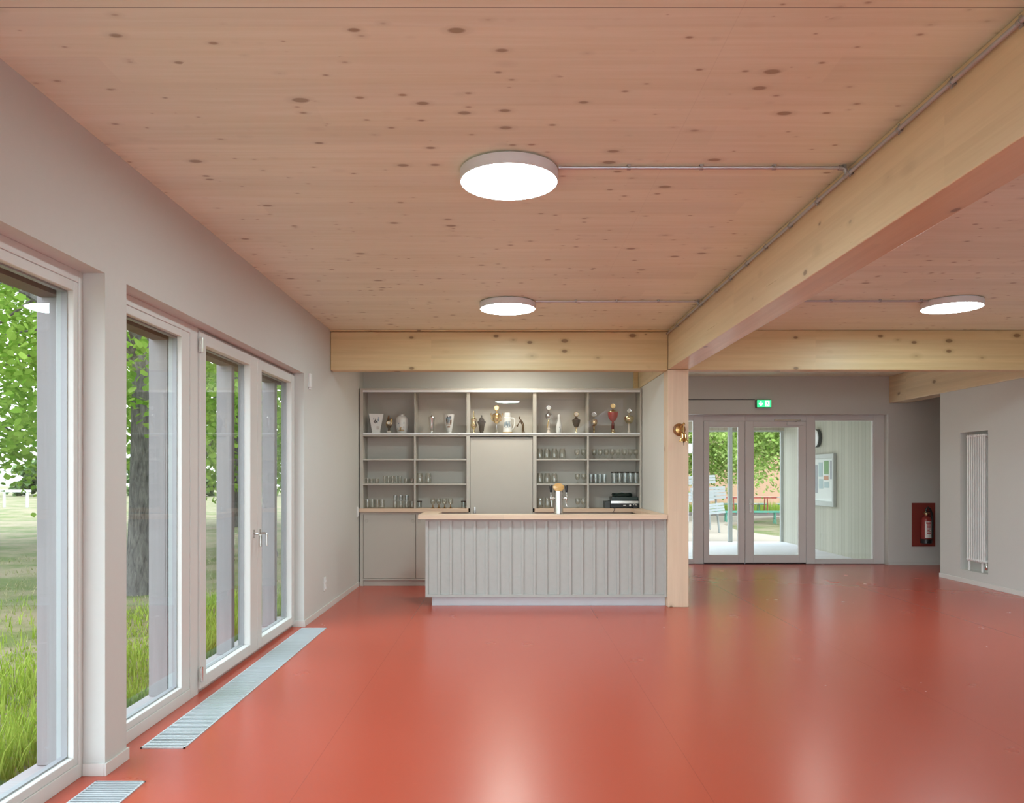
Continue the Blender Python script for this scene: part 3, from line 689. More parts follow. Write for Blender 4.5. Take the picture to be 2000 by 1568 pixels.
solo('back_worktop', MB().box(ux(1044), 1.773, U0 - .035, UB, 1.0535, WT).box(1.774, 1.922, 10.757, UB, 1.0535, WT), 'topX', 'pale wooden worktop strip under the right shelves behind the beer tap', 'worktop', (1.1, 10.95, 1.0535), None, .003)

# beer tap
tx_, ty = XU(1091, 9.19), 9.19
t = thing('beer_tap', 'chrome column beer tap with two black handles and a slanted wooden cap', 'tap', (tx_, ty, 1.109))
build('base_ring', MB().lathe([(.066, 0), (.066, .008), (.058, .012)], (tx_, ty, 1.1095), 32), 'chrome', t)
cm = MB().lathe([(.055, .012), (.055, .34)], (tx_, ty, 1.1095), 40)
sl = lambda y: 1.1095 + .315 + (y - ty) * .62
for i, v in enumerate(cm.v):
    if v[2] > 1.40: cm.v[i] = (v[0], v[1], sl(v[1]))
build('column', cm, 'chrome', t)
cp = MB().lathe([(.060, 0), (.068, .004), (.068, .012), (.064, .016), (0, .016)], (tx_, ty, 0), 40)
for i, v in enumerate(cp.v): cp.v[i] = (v[0], v[1], sl(v[1]) + v[2] + .001)
build('cap', cp, 'tapwood', t)
for s in (-1, 1):
    hx = tx_ + s * .094
    tp = build('faucet', MB().tube([(tx_ + s * .054, ty - .01, 1.30), (tx_ + s * .075, ty - .012, 1.30), (hx, ty - .014, 1.305)], [.012, .010, .013], 12).lathe([(.012, -.03), (.015, -.02), (.015, .02), (.009, .03), (.007, .07)], (hx, ty - .014, 1.305), 16).tube([(hx, ty - .018, 1.28), (hx - s * .006, ty - .03, 1.25), (hx - s * .012 + (0 if s < 0 else .018), ty - .036, 1.20)], [.011, .009, .007], 10), 'chrome', t)
    build('handle', MB().lathe([(.008, 0), (.013, .004), (.018, .06), (.017, .078), (.010, .084), (0, .085)], (hx, ty - .014, 1.372), 20), 'black', tp)

# receiver with things on it
rx0, rx1, rz = XU(1192.5, 10.86), 1.888, WT + .001
t = thing('av_receiver', 'dark hi-fi receiver with silver strip and round knobs on the right worktop', 'receiver', ((rx0 + rx1) / 2, 10.98, rz))
bw = build('body', MB().box(rx0, rx1, 10.862, 11.13, rz + .008, rz + .112), 'dark', t, .003)
fr = build('front_panel', MB().box(rx0, rx1, 10.852, 10.8615, rz + .010, rz + .112), 'black', t, .002)
build('display', MB().box(rx0 + .004, rx1 - .004, 10.848, 10.8515, rz + .070, rz + .104), 'steel', fr)
for (kx, r_) in ((rx1 - .055, .026), (rx1 - .125, .016)): build('knob', MB().lathe([(r_, 0), (r_, .014), (r_ * .85, .018), (0, .018)], (kx, 10.8515, rz + .040), 24, axis=Matrix.Rotation(PI / 2, 3, 'X')), 'steel', fr)
build('emblem', MB().box((rx0 + rx1) / 2 - .02, (rx0 + rx1) / 2 + .02, 10.8495, 10.8515, rz + .038, rz + .046), 'steel', fr)
for s in (rx0 + .05, rx1 - .05): build('foot', MB().lathe([(.018, 0), (.018, .008)], (s, 10.90, rz), 14), 'black', t)
solo('speaker_box', MB().box(rx0 - .075, rx0 - .004, 10.87, 11.10, rz, rz + .098), 'dark', 'narrow dark box left of the hi-fi receiver on the right worktop', 'box', (rx0 - .04, 10.98, rz), None, .003)
solo('dvd_player', MB().box(rx0 + .02, rx1 - .012, 10.88, 11.12, rz + .1125, rz + .160).box(rx0 + .03, rx1 - .09, 10.8785, 10.8795, rz + .128, rz + .136), 'dgreen', 'flat dark green-black player box lying on top of the receiver', 'player', ((rx0 + rx1) / 2, 11, rz + .1125), None, .004)
cb = []
ccx, ccy = (rx0 + rx1) / 2 - .02, 10.99
for i in range(150):
    a = i * 2 * PI / 30; r_ = .135 + .014 * math.sin(i * .7); cb.append((ccx + r_ * math.cos(a), ccy + r_ * .72 * math.sin(a), rz + .1675 + (i / 30) * .0085 + .003 * math.sin(i * 1.3)))
solo('coiled_cable', MB().tube(cb, .0062, 8), 'dgreen', 'dark green coiled cable lying on the flat player box', 'cable', (ccx, ccy, rz + .16))
solo('white_disc', MB().lathe([(0, 0), (.05, .0), (.078, .010), (.078, .013), (.05, .005), (0, .004)], (ccx + .055, ccy - .02, rz + .2175), 32, cap=False), 'white', 'white flat dish lying on the coiled cable above the receiver', 'dish', (ccx + .055, ccy, rz + .2175))
solo('loose_cable', MB().tube([(rx0 + .06, 10.846, rz + .003), (rx0 + .05, 10.80, rz + .004), (rx0 + .045, 10.760, rz + .003), (rx0 + .035, 10.752, rz - .03), (rx0 + .015, 10.752, rz - .06)], .0035, 8), 'black', 'thin black cable end hanging over the right worktop edge below the receiver', 'cable', (rx0 + .05, 10.8, rz))
solo('plug_adapter', MB().box(1.80, 1.845, 10.78, 10.82, 1.1095, 1.15).tube([(1.82, 10.80, 1.15), (1.83, 10.80, 1.17)], .008, 8), 'black', 'small black plug adapter in the corner right of the receiver', 'adapter', (1.82, 10.8, 1.1095))

# ---------------------------------------------------------------- trophies behind glass (shelf top ZT)
TD = 10.965; S = TD / F      # metres per photo pixel at that depth
TZ = ZT + .001
def tr(name, px, label, cat, dd=0.0):
    return thing(name, label, cat, (XU(px, TD), TD + dd, TZ), 'cups and vases behind the glass')
def lp(t, name, prof, mat, par=None, n=28, dx=0.0, dy=0.0, sides=None, **k):
    """lathe part, profile in photo pixels (radius, height above the shelf)"""
    l = t.location
    return build(name, MB().lathe([(r * S, h * S) for r, h in prof], (l.x + dx * S, l.y + dy * S, l.z), n, sides=sides, **k), mat, par or t)
def disc(t, name, h, r, mat, rim, dx=0.0):
    """upright medallion facing the room"""
    l = t.location
    A = Matrix.Rotation(PI / 2, 3, 'X')
    c = (l.x + dx * S, l.y, l.z + h * S)
    o = build(name, MB().lathe([(0, -1.0 * S), (r * S, -1.0 * S), (r * 1.08 * S, -.3 * S), (r * 1.08 * S, .5 * S), (r * S, 1.0 * S), (r * .78 * S, .8 * S)], c, 28, cap=False, axis=A), rim, t)
    build('inlay', MB().lathe([(0, .95 * S), (r * .76 * S, .95 * S), (r * .78 * S, .8 * S), (r * .5 * S, -.9 * S)], c, 28, cap=False, axis=A), mat, o)
    return o
def arc(t, name, pts, rad, mat):
    l = t.location
    return build(name, MB().tube([(l.x + x * S, l.y + y * S, l.z + z * S) for x, y, z in pts], [r * S for r in rad] if isinstance(rad, (list, tuple)) else rad * S, 10), mat, t)
def decal(t, name, shapes, mat, rfun, off=.25):
    """printed shapes (angle span, height span in px) that follow a round body of radius rfun(h)"""
    l = t.location; m = MB()
    for (a0, a1, h0, h1) in shapes:
        na, nh = 5, 3; vs = []; fs = []
        for j in range(nh):
            h = h0 + (h1 - h0) * j / (nh - 1)
            for i in range(na):
                a = -PI / 2 + a0 + (a1 - a0) * i / (na - 1)
                sh = 1.0
                r = (rfun(h) + off) * S
                vs.append((l.x + r * math.cos(a), l.y + r * math.sin(a), l.z + h * S))
        for j in range(nh - 1):
            for i in range(na - 1): fs.append((j * na + i, j * na + i + 1, (j + 1) * na + i + 1, (j + 1) * na + i))
        m.add(vs, fs, True)
    return build(name, m, mat, t)

# 1 square porcelain vase
t = tr('porcelain_vase', 734, 'tall square tapered white vase with a football picture, leftmost on the trophy shelf', 'vase')
l = t.location
R4 = Matrix.Rotation(.22, 3, 'Z')
prof4 = [(9.5, 0), (12, .5), (12, 4), (10.8, 6), (20, 40.5), (18.6, 40.8), (10, 8)]
build('body', MB().lathe([(r * S, h * S) for r, h in prof4], (l.x, l.y, l.z), sides=4, axis=R4), 'porc', t, .004)
def face4(h, u, off=.3):   # point on the front face of the square vase
    r = (10.8 + (20 - 10.8) * (h - 6) / 34.5) * .7071 + off
    p = R4 @ Vector((u, -r, 0)); return (l.x + p.x * S, l.y + p.y * S, l.z + h * S)
m = MB()
for (uc, hc, rr) in ((-1.5, 27, 2.1), (-3.6, 25.2, 1.3), (.9, 25.0, 1.5), (-1.9, 23.4, 1.4), (-1.5, 30.2, 1.2), (2.0, 28.8, 1.0)):
    m.add([face4(hc + rr * math.sin(k * PI / 3), uc + rr * math.cos(k * PI / 3)) for k in range(6)], [tuple(range(6))])
build('football_print', m, 'black', t)
for (u0, u1, h0, h1) in ((-5.5, -3.8, 29, 33), (3.4, 6, 26, 32), (4.0, 5.8, 33, 34.5), (2.5, 3.3, 23, 26)):
    build('wreath_print', MB().add([face4(h0, u0), face4(h0, u1), face4(h1, u1), face4(h1, u0)], [(0, 1, 2, 3)]), 'blue', t)
m = MB()
for k in range(4): m.add([face4(11 + k * 1.6, .8), face4(11 + k * 1.6, 6.2), face4(11.5 + k * 1.6, 6.2), face4(11.5 + k * 1.6, .8)], [(0, 1, 2, 3)])
build('lettering_lines', m, 'brownp', t)
# 2 small brown-gold trophy
t = tr('trophy_figure', 760, 'small brown-gold trophy with a white round badge and white block base, second from left', 'trophy')
l = t.location
build('base_block', MB().box(l.x - 4 * S, l.x + 4 * S, l.y - 4 * S, l.y + 4 * S, l.z, l.z + 8.5 * S), 'cream', t, .002)
lp(t, 'stem', [(1.6, 8.6), (2.6, 10), (1.5, 12), (3.4, 15), (5.4, 18), (4.2, 21), (5.2, 27), (3, 31), (1.5, 33)], 'bronze')
arc(t, 'wing', [(-1, 0, 24), (-1.6, 0, 32), (-.4, 0, 38), (.6, 0, 38.5)], [1.6, 2.2, 1.3, .4], 'plaque')
arc(t, 'wing', [(3, 0, 16), (5.5, 0, 24), (4.6, 0, 31), (3.2, 0, 34)], [.8, 1.3, 1.6, .4], 'gold')
arc(t, 'wing', [(-3, 0, 15), (-5.5, 0, 19), (-5.8, 0, 24)], [.8, 1.1, .5], 'gold')
o = disc(t, 'badge', 23.5, 3.7, 'porc', 'gold'); 
o.location.y -= 6 * S
# 3 round urn
t = tr('porcelain_urn', 785.5, 'round-shouldered white urn with small ochre figures, third from left on the trophy shelf', 'vase')
uf = lambda h: 9 + 4.3 * math.sin(min(1, h / 26) * PI / 2)
lp(t, 'body', [(8, 0), (9, .6), (10.3, 8), (12.2, 17), (13.2, 25), (12.8, 31), (10, 35.5), (6.8, 37), (6.3, 38), (6.5, 40), (5.6, 40), (5.4, 36)], 'porc', n=36)
decal(t, 'figures_print', [(-.55, -.2, 8, 9), (-.40, -.34, 9, 15), (-.2, .0, 8, 14.5), (.0, .32, 8, 9.2), (.1, .18, 9, 12), (.3, .5, 7.5, 9), (-.05, .2, 14, 15.2), (.36, .42, 9, 13)], 'goldp', uf, .5)
for q_ in ((-.42, -.32, 20.5, 23), (-.36, -.30, 15.5, 18), (.30, .42, 13.4, 16.2), (-.66, -.62, 11, 13), (.33, .42, 21, 24.5)): decal(t, 'figure_print', [q_], 'blue', uf, .6)
# 4 slim silver cup
t = tr('silver_cup', 843, 'slim silver lidded cup, fourth from left on the trophy shelf', 'cup')
lp(t, 'bowl', [(4.4, 0), (4.4, 1), (1.6, 2.5), (2.4, 5), (1.7, 7), (3.2, 9), (4.6, 20), (6.2, 33), (6.6, 34)], 'silver')
lp(t, 'lid', [(6.6, 34.1), (6.2, 35.4), (3, 36.4), (1.0, 38), (.6, 41), (.1, 43)], 'silver')
# 5 painted vase
t = tr('painted_vase', 877.5, 'white footed vase with a dark brown painted scene in the second glass bay', 'vase')
pf = lambda h: 5.2 + 4.6 * (h - 8) / 30
lp(t, 'body', [(6.2, 0), (6.4, .8), (5.2, 2.5), (4.2, 5), (5.2, 8), (7.0, 18), (8.8, 30), (10, 40), (9.3, 40.2), (8, 30), (4, 9)], 'porc', n=36)
decal(t, 'scene_print', [(-.75, -.35, 19, 30), (-.35, .25, 17, 22), (.25, .62, 19, 29), (-.5, .3, 14.5, 17)], 'brownp', pf)
decal(t, 'sky_print', [(-.35, .22, 23, 35), (-.7, -.35, 31, 34), (.22, .5, 30, 36)], 'blue', pf)
decal(t, 'outline_print', [(-.6, -.45, 24, 32), (-.1, .0, 21, 28), (.35, .45, 22, 31), (-.3, -.2, 33, 37), (.1, .3, 34, 36)], 'black', pf, .5)
# 6 gold lidded cup
t = tr('gold_lidded_cup', 925.4, 'gold lidded cup with tall finial, leftmost in the middle glass bay', 'cup')
lp(t, 'foot', [(5, 0), (5, .8), (2.6, 3), (1.6, 7), (1.2, 10), (2.0, 12)], 'gold2')
lp(t, 'bowl', [(2, 12.1), (4.8, 14.5), (6.1, 18.5), (5.9, 21), (4.8, 23.4), (5.3, 26), (6.1, 31)], 'gold2')
lp(t, 'lid', [(6.2, 31.1), (5, 32.6), (2.0, 34), (1.2, 36.5), (1.5, 38.5), (.7, 40), (1.3, 43), (.3, 47)], 'gold2')
# 7 dark pewter cup
t = tr('pewter_cup', 940.5, 'dark pewter lidded goblet beside the gold lidded cup', 'cup')
lp(t, 'bowl', [(3.8, 0), (3.8, 2), (3.6, 7), (4.6, 8), (4.8, 10), (5.2, 15), (6.6, 21), (8.2, 25), (8.4, 26)], 'pewter')
lp(t, 'lid', [(8.4, 26.1), (5.6, 28.2), (4.6, 32), (2.2, 34.4), (1.3, 35), (1.4, 38), (.6, 39)], 'pewter')
# 8 gold cup with two handles
t = tr('gold_handled_cup', 970, 'large gold cup with two handles and a round medallion in the middle glass bay', 'trophy')
lp(t, 'base', [(8.4, 0), (8.4, 1.4), (6.5, 3.4), (2.6, 5.2)], 'cream')
lp(t, 'stem', [(2.6, 5.3), (1.4, 9), (1.0, 16), (1.6, 20), (1.2, 22)], 'silver')
lp(t, 'bowl', [(1.2, 22.1), (4.5, 24), (7.4, 28.5), (8.6, 34), (8.5, 39), (7.6, 41), (3, 43), (1.2, 45), (1.5, 47.5)], 'gold')
for s in (-1, 1): arc(t, 'handle', [(s * 7.4, 0, 27), (s * 10.5, 0, 31), (s * 9.8, 0, 36), (s * 11.5, 0, 41), (s * 10.6, 0, 43.5)], [.9, .8, .8, .9, .5], 'gold')
disc(t, 'medallion', 53, 5.2, 'gold2', 'gold')
# 9 stein
t = tr('beer_stein', 991, 'tall white ceramic stein with a blue print and side handle in the middle glass bay', 'stein')
sf = lambda h: 9.2 - 2.4 * (h - 8) / 26 * .6
lp(t, 'body', [(9.4, 0), (9.6, 1), (9.5, 4), (9.0, 6), (8.6, 14), (7.9, 28), (7.6, 31), (8.0, 33), (7.4, 35), (6.8, 36)], 'porc', n=36)
lp(t, 'lid', [(7.2, 36.1), (7.4, 37), (6.6, 40), (6.8, 41), (6.2, 43.5), (0, 44.2)], 'porc', n=32, cap=False)
lp(t, 'band', [(9.6, 4), (9.85, 4.4), (9.85, 5.2), (9.4, 5.8)], 'goldp', n=32, cap=False)
decal(t, 'print', [(-.75, -.45, 16, 25), (-.4, -.1, 18, 26), (-.05, .15, 15.5, 22), (.2, .45, 19, 27), (.5, .7, 16, 24), (-.5, .3, 14.5, 15.3)], 'blue', sf)
decal(t, 'print_outline', [(-.55, -.5, 16, 25), (.0, .06, 17, 27), (.3, .42, 15, 19), (.55, .68, 22, 27), (-.3, -.25, 18, 24)], 'black', sf, .5)
arc(t, 'handle', [(7.4, 0, 33), (12, 0, 33), (14, 0, 29), (14, 0, 20), (12, 0, 14), (8.6, 0, 11)], [1.5, 1.5, 1.4, 1.3, 1.2, 1.0], 'porc')
# 10 bowler figurine (one continuous skinned body)
px0 = XU(1019, TD)
J = {'pelvis': (2.2, 0, 19), 'waist': (1.6, 0, 23), 'chest': (-1.4, 0, 28.5), 'neck': (-3.6, 0, 31), 'head': (-4.6, -.3, 34), 'crown': (-4.5, -.3, 36.5),
     'hipL': (2.8, 2.0, 17.5), 'kneeL': (1.2, 2.0, 9.5), 'ankL': (1.4, 2.0, 1.8), 'toeL': (-1.6, 2.0, .9), 'hipR': (2.8, -1.8, 17.5), 'kneeR': (3.4, -1.8, 9.5), 'ankR': (5.8, -1.8, 1.8), 'toeR': (8.2, -1.8, .9),
     'shR': (-2.2, -2.6, 29), 'elR': (-4.6, -3, 24.5), 'haR': (-8.4, -2, 19), 'shL': (-1.6, 2.6, 29), 'elL': (1.4, 4.0, 25.5), 'haL': (-1.4, 3.6, 22)}
E = [('pelvis', 'waist'), ('waist', 'chest'), ('chest', 'neck'), ('neck', 'head'), ('head', 'crown'), ('pelvis', 'hipL'), ('hipL', 'kneeL'), ('kneeL', 'ankL'), ('ankL', 'toeL'), ('pelvis', 'hipR'), ('hipR', 'kneeR'), ('kneeR', 'ankR'), ('ankR', 'toeR'), ('chest', 'shR'), ('shR', 'elR'), ('elR', 'haR'), ('chest', 'shL'), ('shL', 'elL'), ('elL', 'haL')]
RD = {'pelvis': 2.6, 'waist': 2.3, 'chest': 2.9, 'neck': 1.0, 'head': 1.9, 'crown': 1.4, 'hipL': 2.2, 'hipR': 2.2, 'kneeL': 1.5, 'kneeR': 1.5, 'ankL': .95, 'ankR': .95, 'toeL': .8, 'toeR': .8, 'shR': 1.4, 'shL': 1.4, 'elR': 1.0, 'elL': 1.0, 'haR': .9, 'haL': .9}
keys = list(J); me = bpy.data.meshes.new('bowler_figurine')
me.from_pydata([(J[k][0] * S, J[k][1] * S, J[k][2] * S) for k in keys], [(keys.index(a), keys.index(b)) for a, b in E], [])
fg = bpy.data.objects.new('bowler_figurine', me); C.objects.link(fg); fg.location = (px0, TD, TZ); me.materials.append(M['bronze'])
sk = fg.modifiers.new('skin', 'SKIN'); sk.use_smooth_shade = True
for i, k in enumerate(keys): me.skin_vertices[0].data[i].radius = (RD[k] * S, RD[k] * S); me.skin_vertices[0].data[i].use_root = (k == 'pelvis')
sb = fg.modifiers.new('sub', 'SUBSURF'); sb.levels = 1; sb.render_levels = 2
fg['label'] = 'bronze figurine of a stooping bowler, rightmost in the middle glass bay'; fg['category'] = 'figurine'; fg['group'] = 'cups and vases behind the glass'
bs = build('ball', MB().sphere((px0 - 8.8 * S, TD - 2 * S, TZ + 18 * S), 1.9 * S, 10), 'bronze', fg)
# 11 silver trophy with gold figure
t = tr('silver_trophy', 1071.5, 'silver cup trophy with a pale medallion and gold stem figure on a white block', 'trophy')
l = t.location
build('base_block', MB().box(l.x - 5 * S, l.x + 5 * S, l.y - 5 * S, l.y + 5 * S, l.z, l.z + 4.4 * S), 'porc', t, .002)
lp(t, 'stem', [(4, 4.5), (3.2, 6.5), (2.6, 11), (3.6, 12), (2.2, 14), (3.0, 22), (2.0, 27), (1.4, 30)], 'cream')
arc(t, 'figure', [(-3.2, -2, 14), (-2.0, -2.6, 20), (-.6, -2.6, 27), (.6, -2.2, 30)], [.9, 1.3, 1.2, .6], 'gold')
lp(t, 'bowl', [(1.4, 30.1), (4.6, 31.6), (6.8, 35.5), (7.2, 38), (6.6, 40), (3, 43), (1.2, 44.5), (1.0, 47)], 'silver')
arc(t, 'handle', [(6, 0, 33), (7.8, 0, 35), (7.6, 0, 39), (6.4, 0, 40.5)], .6, 'silver')
disc(t, 'medallion', 53, 4.9, 'white', 'silver')
# 12 pin
t = tr('bowling_pin', 1092, 'white bowling pin standing between two trophies', 'bowling pin')
bf = lambda h: 6.4
lp(t, 'body', [(4.6, 0), (5.2, 1), (6.3, 9), (6.5, 13), (5.2, 21), (3.2, 27), (2.6, 31), (3.0, 35), (2.9, 38.6), (1.8, 40.4), (0, 40.8)], 'porc', cap=False)
decal(t, 'print', [(-.05, .1, 14, 16), (-.25, -.05, 1.5, 4), (.2, .3, 6, 13)], 'black', bf, .15)
# 13 dark cup
t = tr('dark_cup', 1125.5, 'black bowl trophy with a cream medallion on a gold foot', 'trophy')
lp(t, 'foot', [(5, 0), (5, 1), (3.2, 2.5), (1.5, 7), (1.6, 13), (2.2, 15)], 'gold2')
lp(t, 'bowl', [(2.2, 15.1), (4.0, 16), (6.5, 21.5), (7.9, 27), (8.2, 29.6), (7.4, 30)], 'pewter')
lp(t, 'lid', [(7.4, 30.1), (3.6, 32.5), (2.8, 35), (.9, 36)], 'pewter')
disc(t, 'medallion', 40.5, 4.6, 'cream', 'gold2')
# 14 gold cup
t = tr('gold_cup', 1160, 'small gold cup with a white medallion, first in the right glass bay', 'trophy')
lp(t, 'foot', [(3.6, 0), (3.6, 1), (1.6, 3.2), (1.1, 9), (2.0, 11), (1.2, 13), (1.3, 17)], 'gold')
lp(t, 'bowl', [(1.3, 17.1), (4.6, 19), (6.8, 23.5), (7.1, 27), (6.4, 29.6), (2.6, 31.5), (1.0, 33)], 'gold')
disc(t, 'medallion', 39.8, 4.7, 'white', 'silver')
# 15 red cup
t = tr('red_cup', 1197, 'tall red and gold cup with a gold medallion in the right glass bay', 'trophy')
lp(t, 'foot', [(5.8, 0), (5.8, 2), (4.4, 3), (4.6, 6), (2.8, 8), (3.2, 11)], 'gold2')
lp(t, 'column', [(2.9, 11.1), (2.9, 24)], 'dred')
lp(t, 'bowl', [(2.6, 24.1), (1.6, 26), (5.6, 29), (8.8, 35), (10, 41), (10.2, 44.6)], 'redglass')
lp(t, 'lid', [(10.3, 44.7), (10, 46), (6, 48), (2, 49.6), (1, 52)], 'gold')
o = disc(t, 'medallion', 56.5, 4.7, 'gold', 'gold')
# 16 pale gold bowl
t = tr('pale_gold_bowl', 1228.5, 'pale gold bowl trophy with a white medallion, rightmost on the trophy shelf', 'trophy')
lp(t, 'foot', [(5.2, 0), (5.2, 1.4), (3.4, 4), (2.4, 9), (2.0, 14), (1.4, 19), (1.8, 22)], 'cream')
lp(t, 'bowl', [(1.8, 22.1), (5.4, 23.4), (8.8, 28), (9.8, 32.5), (9.2, 35.5), (5.6, 38), (1.2, 39), (.9, 42)], 'gold2')
disc(t, 'medallion', 47, 4.4, 'white', 'silver')

# ---------------------------------------------------------------- glasses
def g_mug(h=26):      # round bellied mug with a handle
    t = thing('beer_mug', 'x', 'glass'); k = S
    build('body', MB().lathe([(0, .8 * k), (5.6 * k, .4 * k), (6.0 * k, 1.5 * k), (6.4 * k, 8 * k), (6.2 * k, 14 * k), (5.2 * k, 18 * k), (5.0 * k, 20 * k), (4.5 * k, 20 * k), (5.5 * k, 13 * k), (5.4 * k, 3 * k), (0, 2.4 * k)], n=20, cap=False), 'drink', t)
    build('handle', MB().tube([(5.6 * k, 0, 15.5 * k), (8.6 * k, 0, 15.5 * k), (9.6 * k, 0, 11 * k), (8.4 * k, 0, 6 * k), (6.2 * k, 0, 4.5 * k)], [.9 * k, .9 * k, .8 * k, .8 * k, .8 * k], 8), 'drink', t)
    return t
def g_goblet(c='drink'):
    t = thing('beer_goblet', 'x', 'glass'); k = S
    build('bowl', MB().lathe([(.8 * k, 6.5 * k), (3.0 * k, 7.4 * k), (5.0 * k, 11 * k), (5.2 * k, 14.5 * k), (4.5 * k, 19 * k), (4.2 * k, 19 * k), (4.8 * k, 14.5 * k), (4.6 * k, 11.4 * k), (2.4 * k, 8.2 * k), (0, 7.8 * k)], n=18, cap=False), 'drink', t)
    build('stem', MB().lathe([(4.4 * k, 0), (4.4 * k, .6 * k), (1.6 * k, 1.6 * k), (.9 * k, 3.5 * k), (.9 * k, 6.6 * k)], n=16), c, t)
    return t
def g_tumbler(r, h, mat='drink', rim=None, name='tumbler'):
    t = thing(name, 'x', 'glass'); k = S
    build('body', MB().lathe([(0, .3 * k), (r * .88 * k, .2 * k), (r * .92 * k, 1 * k), (r * k, h * k), (r * .88 * k, h * k), (r * .80 * k, 1.8 * k), (0, 1.6 * k)], n=18, cap=False), mat, t)
    if rim: build('rim', MB().lathe([(r * 1.01 * k, (h - 2.4) * k), (r * 1.03 * k, h * k), (r * .9 * k, (h + .2) * k)], n=18, cap=False), rim, t)
    return t
SH = {'B': ZU(896, U0) + .0008, 'C': ZU(944.3, U0) + .0008, 'W': WT + .0008}
first = {}
def put(kind, px, shelf, label, group, dd=-.07, dz=0.0):
    d_ = 10.97 + dd
    loc = (XU(px, d_), d_, SH[shelf] + dz)
    if kind not in first:
        o = {'mug': g_mug, 'goblet': g_goblet, 'amber': lambda: g_goblet('amber'), 'small': lambda: g_tumbler(4.6, 9.5), 'shot': lambda: g_tumbler(3.3, 14.5), 'slim': lambda: g_tumbler(4.4, 18.5, 'drinkg'), 'tall': lambda: g_tumbler(5.2, 22.5, 'drinkg', 'pewter', 'tall_glass'), 'rimmed': lambda: g_tumbler(4.4, 14, 'drinkg', 'pewter'), 'round': lambda: g_tumbler(5.0, 17, 'drink'), 'low': lambda: g_tumbler(4.6, 13.5, 'drink'), 'water': lambda: g_tumbler(3.9, 11, 'drinkg')}[kind]()
        first[kind] = o; o.location = loc; o.rotation_euler = (0, 0, -.95 if kind == 'mug' else 0); o['label'] = label; o['group'] = group; return o
    return dup(first[kind], loc, label, group)
ordn = ['first', 'second', 'third', 'fourth', 'fifth', 'sixth', 'seventh', 'eighth']
for i, p in enumerate((1054.5, 1068.5, 1083, 1098)): put('mug', p, 'B', 'clear handled glass mug, %s from left on the shelf right under the bowling pin' % ordn[i], 'mugs on the upper right shelf')
for i, p in enumerate((1127, 1139.5)): put('goblet', p, 'B', 'stemmed clear glass, %s beside the mugs on the upper shelf right of the tap' % ('left one' if i == 0 else 'right one'), 'goblets beside the mugs')
for i, p in enumerate((1160.5, 1172, 1184, 1195.5, 1207, 1219, 1231, 1242)): put('goblet', p, 'B', 'stemmed clear glass, %s from left in the row of eight on the upper right shelf' % ordn[i], 'row of eight goblets on the upper right shelf')
for i, p in enumerate((1054.5, 1069, 1083)): put('mug', p, 'C', 'clear handled glass mug, %s from left on the shelf level with the tap handles' % ordn[i], 'mugs on the middle right shelf')
for i, p in enumerate((1128, 1140)): put('goblet', p, 'C', 'stemmed clear glass, %s just right of the tap on the middle shelf' % ('left one' if i == 0 else 'right one'), 'goblets beside the mugs')
for i, p in enumerate((1154.5, 1163, 1171.5, 1180)): put('slim', p, 'C', 'slim straight glass, %s from left in the row of four above the receiver' % ordn[i], 'slim straight glasses', -.08)
for i, p in enumerate((1199.0, 1209.8, 1220.6, 1231.2, 1241.8)): put('tall', p, 'C', 'tall glass with dark rim, %s from left in the row of five above the receiver' % ordn[i], 'tall dark-rimmed glasses', -.08)
for i, p in enumerate((1055, 1069.5)): put('mug', p, 'W', 'clear handled glass mug, %s from left on the worktop left of the tap' % ordn[i], 'mugs on the right worktop')
put('round', 1079, 'W', 'clear round glass partly hidden by the beer tap column', 'glasses on the right worktop', .05)
for i, p in enumerate((1128.5, 1139.5)): put('goblet', p, 'W', 'stemmed clear glass, %s on the worktop between tap and receiver' % ('left one' if i == 0 else 'right one'), 'goblets beside the mugs')
# left side
for i, p in enumerate((718, 725.5)): put('small', p, 'C', 'low clear glass, %s at the far left of the middle left shelf' % ('leftmost' if i == 0 else 'second one'), 'low glasses on the middle left shelf')
put('small', 736, 'C', 'low clear glass standing alone between two groups on the middle left shelf', 'low glasses on the middle left shelf')
for i, p in enumerate((751.5, 759, 766.5, 774, 781.5)): put('shot', p, 'C', 'narrow clear glass, %s in the row of five on the middle left shelf' % ordn[i], 'narrow glasses on the middle left shelf')
put('small', 793.5, 'C', 'low clear glass right of the five narrow glasses on the middle left shelf', 'low glasses on the middle left shelf')
put('small', 804.5, 'C', 'low clear glass at the right end by the first divider, middle left shelf', 'low glasses on the middle left shelf')
for i, p in enumerate((820, 836.5)): put('mug', p, 'C', 'clear handled glass mug, %s of the pair on the left middle shelf' % ('left one' if i == 0 else 'right one'), 'pair of mugs on the left middle shelf')
for i, p in enumerate((717.5, 727, 737, 746.5)): put('round', p, 'W', 'round clear glass, %s from left on the left worktop' % ordn[i], 'round glasses on the left worktop', -.10)
for i, p in enumerate((772, 783, 794.5, 805)):
    put('low', p, 'W', 'low clear glass at the bottom of the %s stack on the left worktop' % ordn[i], 'stacked glasses on the left worktop', -.10)
    if i < 3: put('water', p, 'W', 'bluish clear glass on top of the %s stack on the left worktop' % ordn[i], 'stacked glasses on the left worktop', -.10, 13.8 * S)
put('rimmed', 819.5, 'W', 'single glass with dark rim beside the first divider on the left worktop', 'dark-rimmed glasses on the left worktop', -.10)
for i, p in enumerate((845.5, 857, 868.5, 880)): put('amber', p, 'W', 'stemmed glass with amber foot, %s from left on the left worktop' % ordn[i], 'amber-footed glasses', -.10)
put('rimmed', 905, 'W', 'single glass with dark rim at the right end of the left worktop', 'dark-rimmed glasses on the left worktop', -.10)

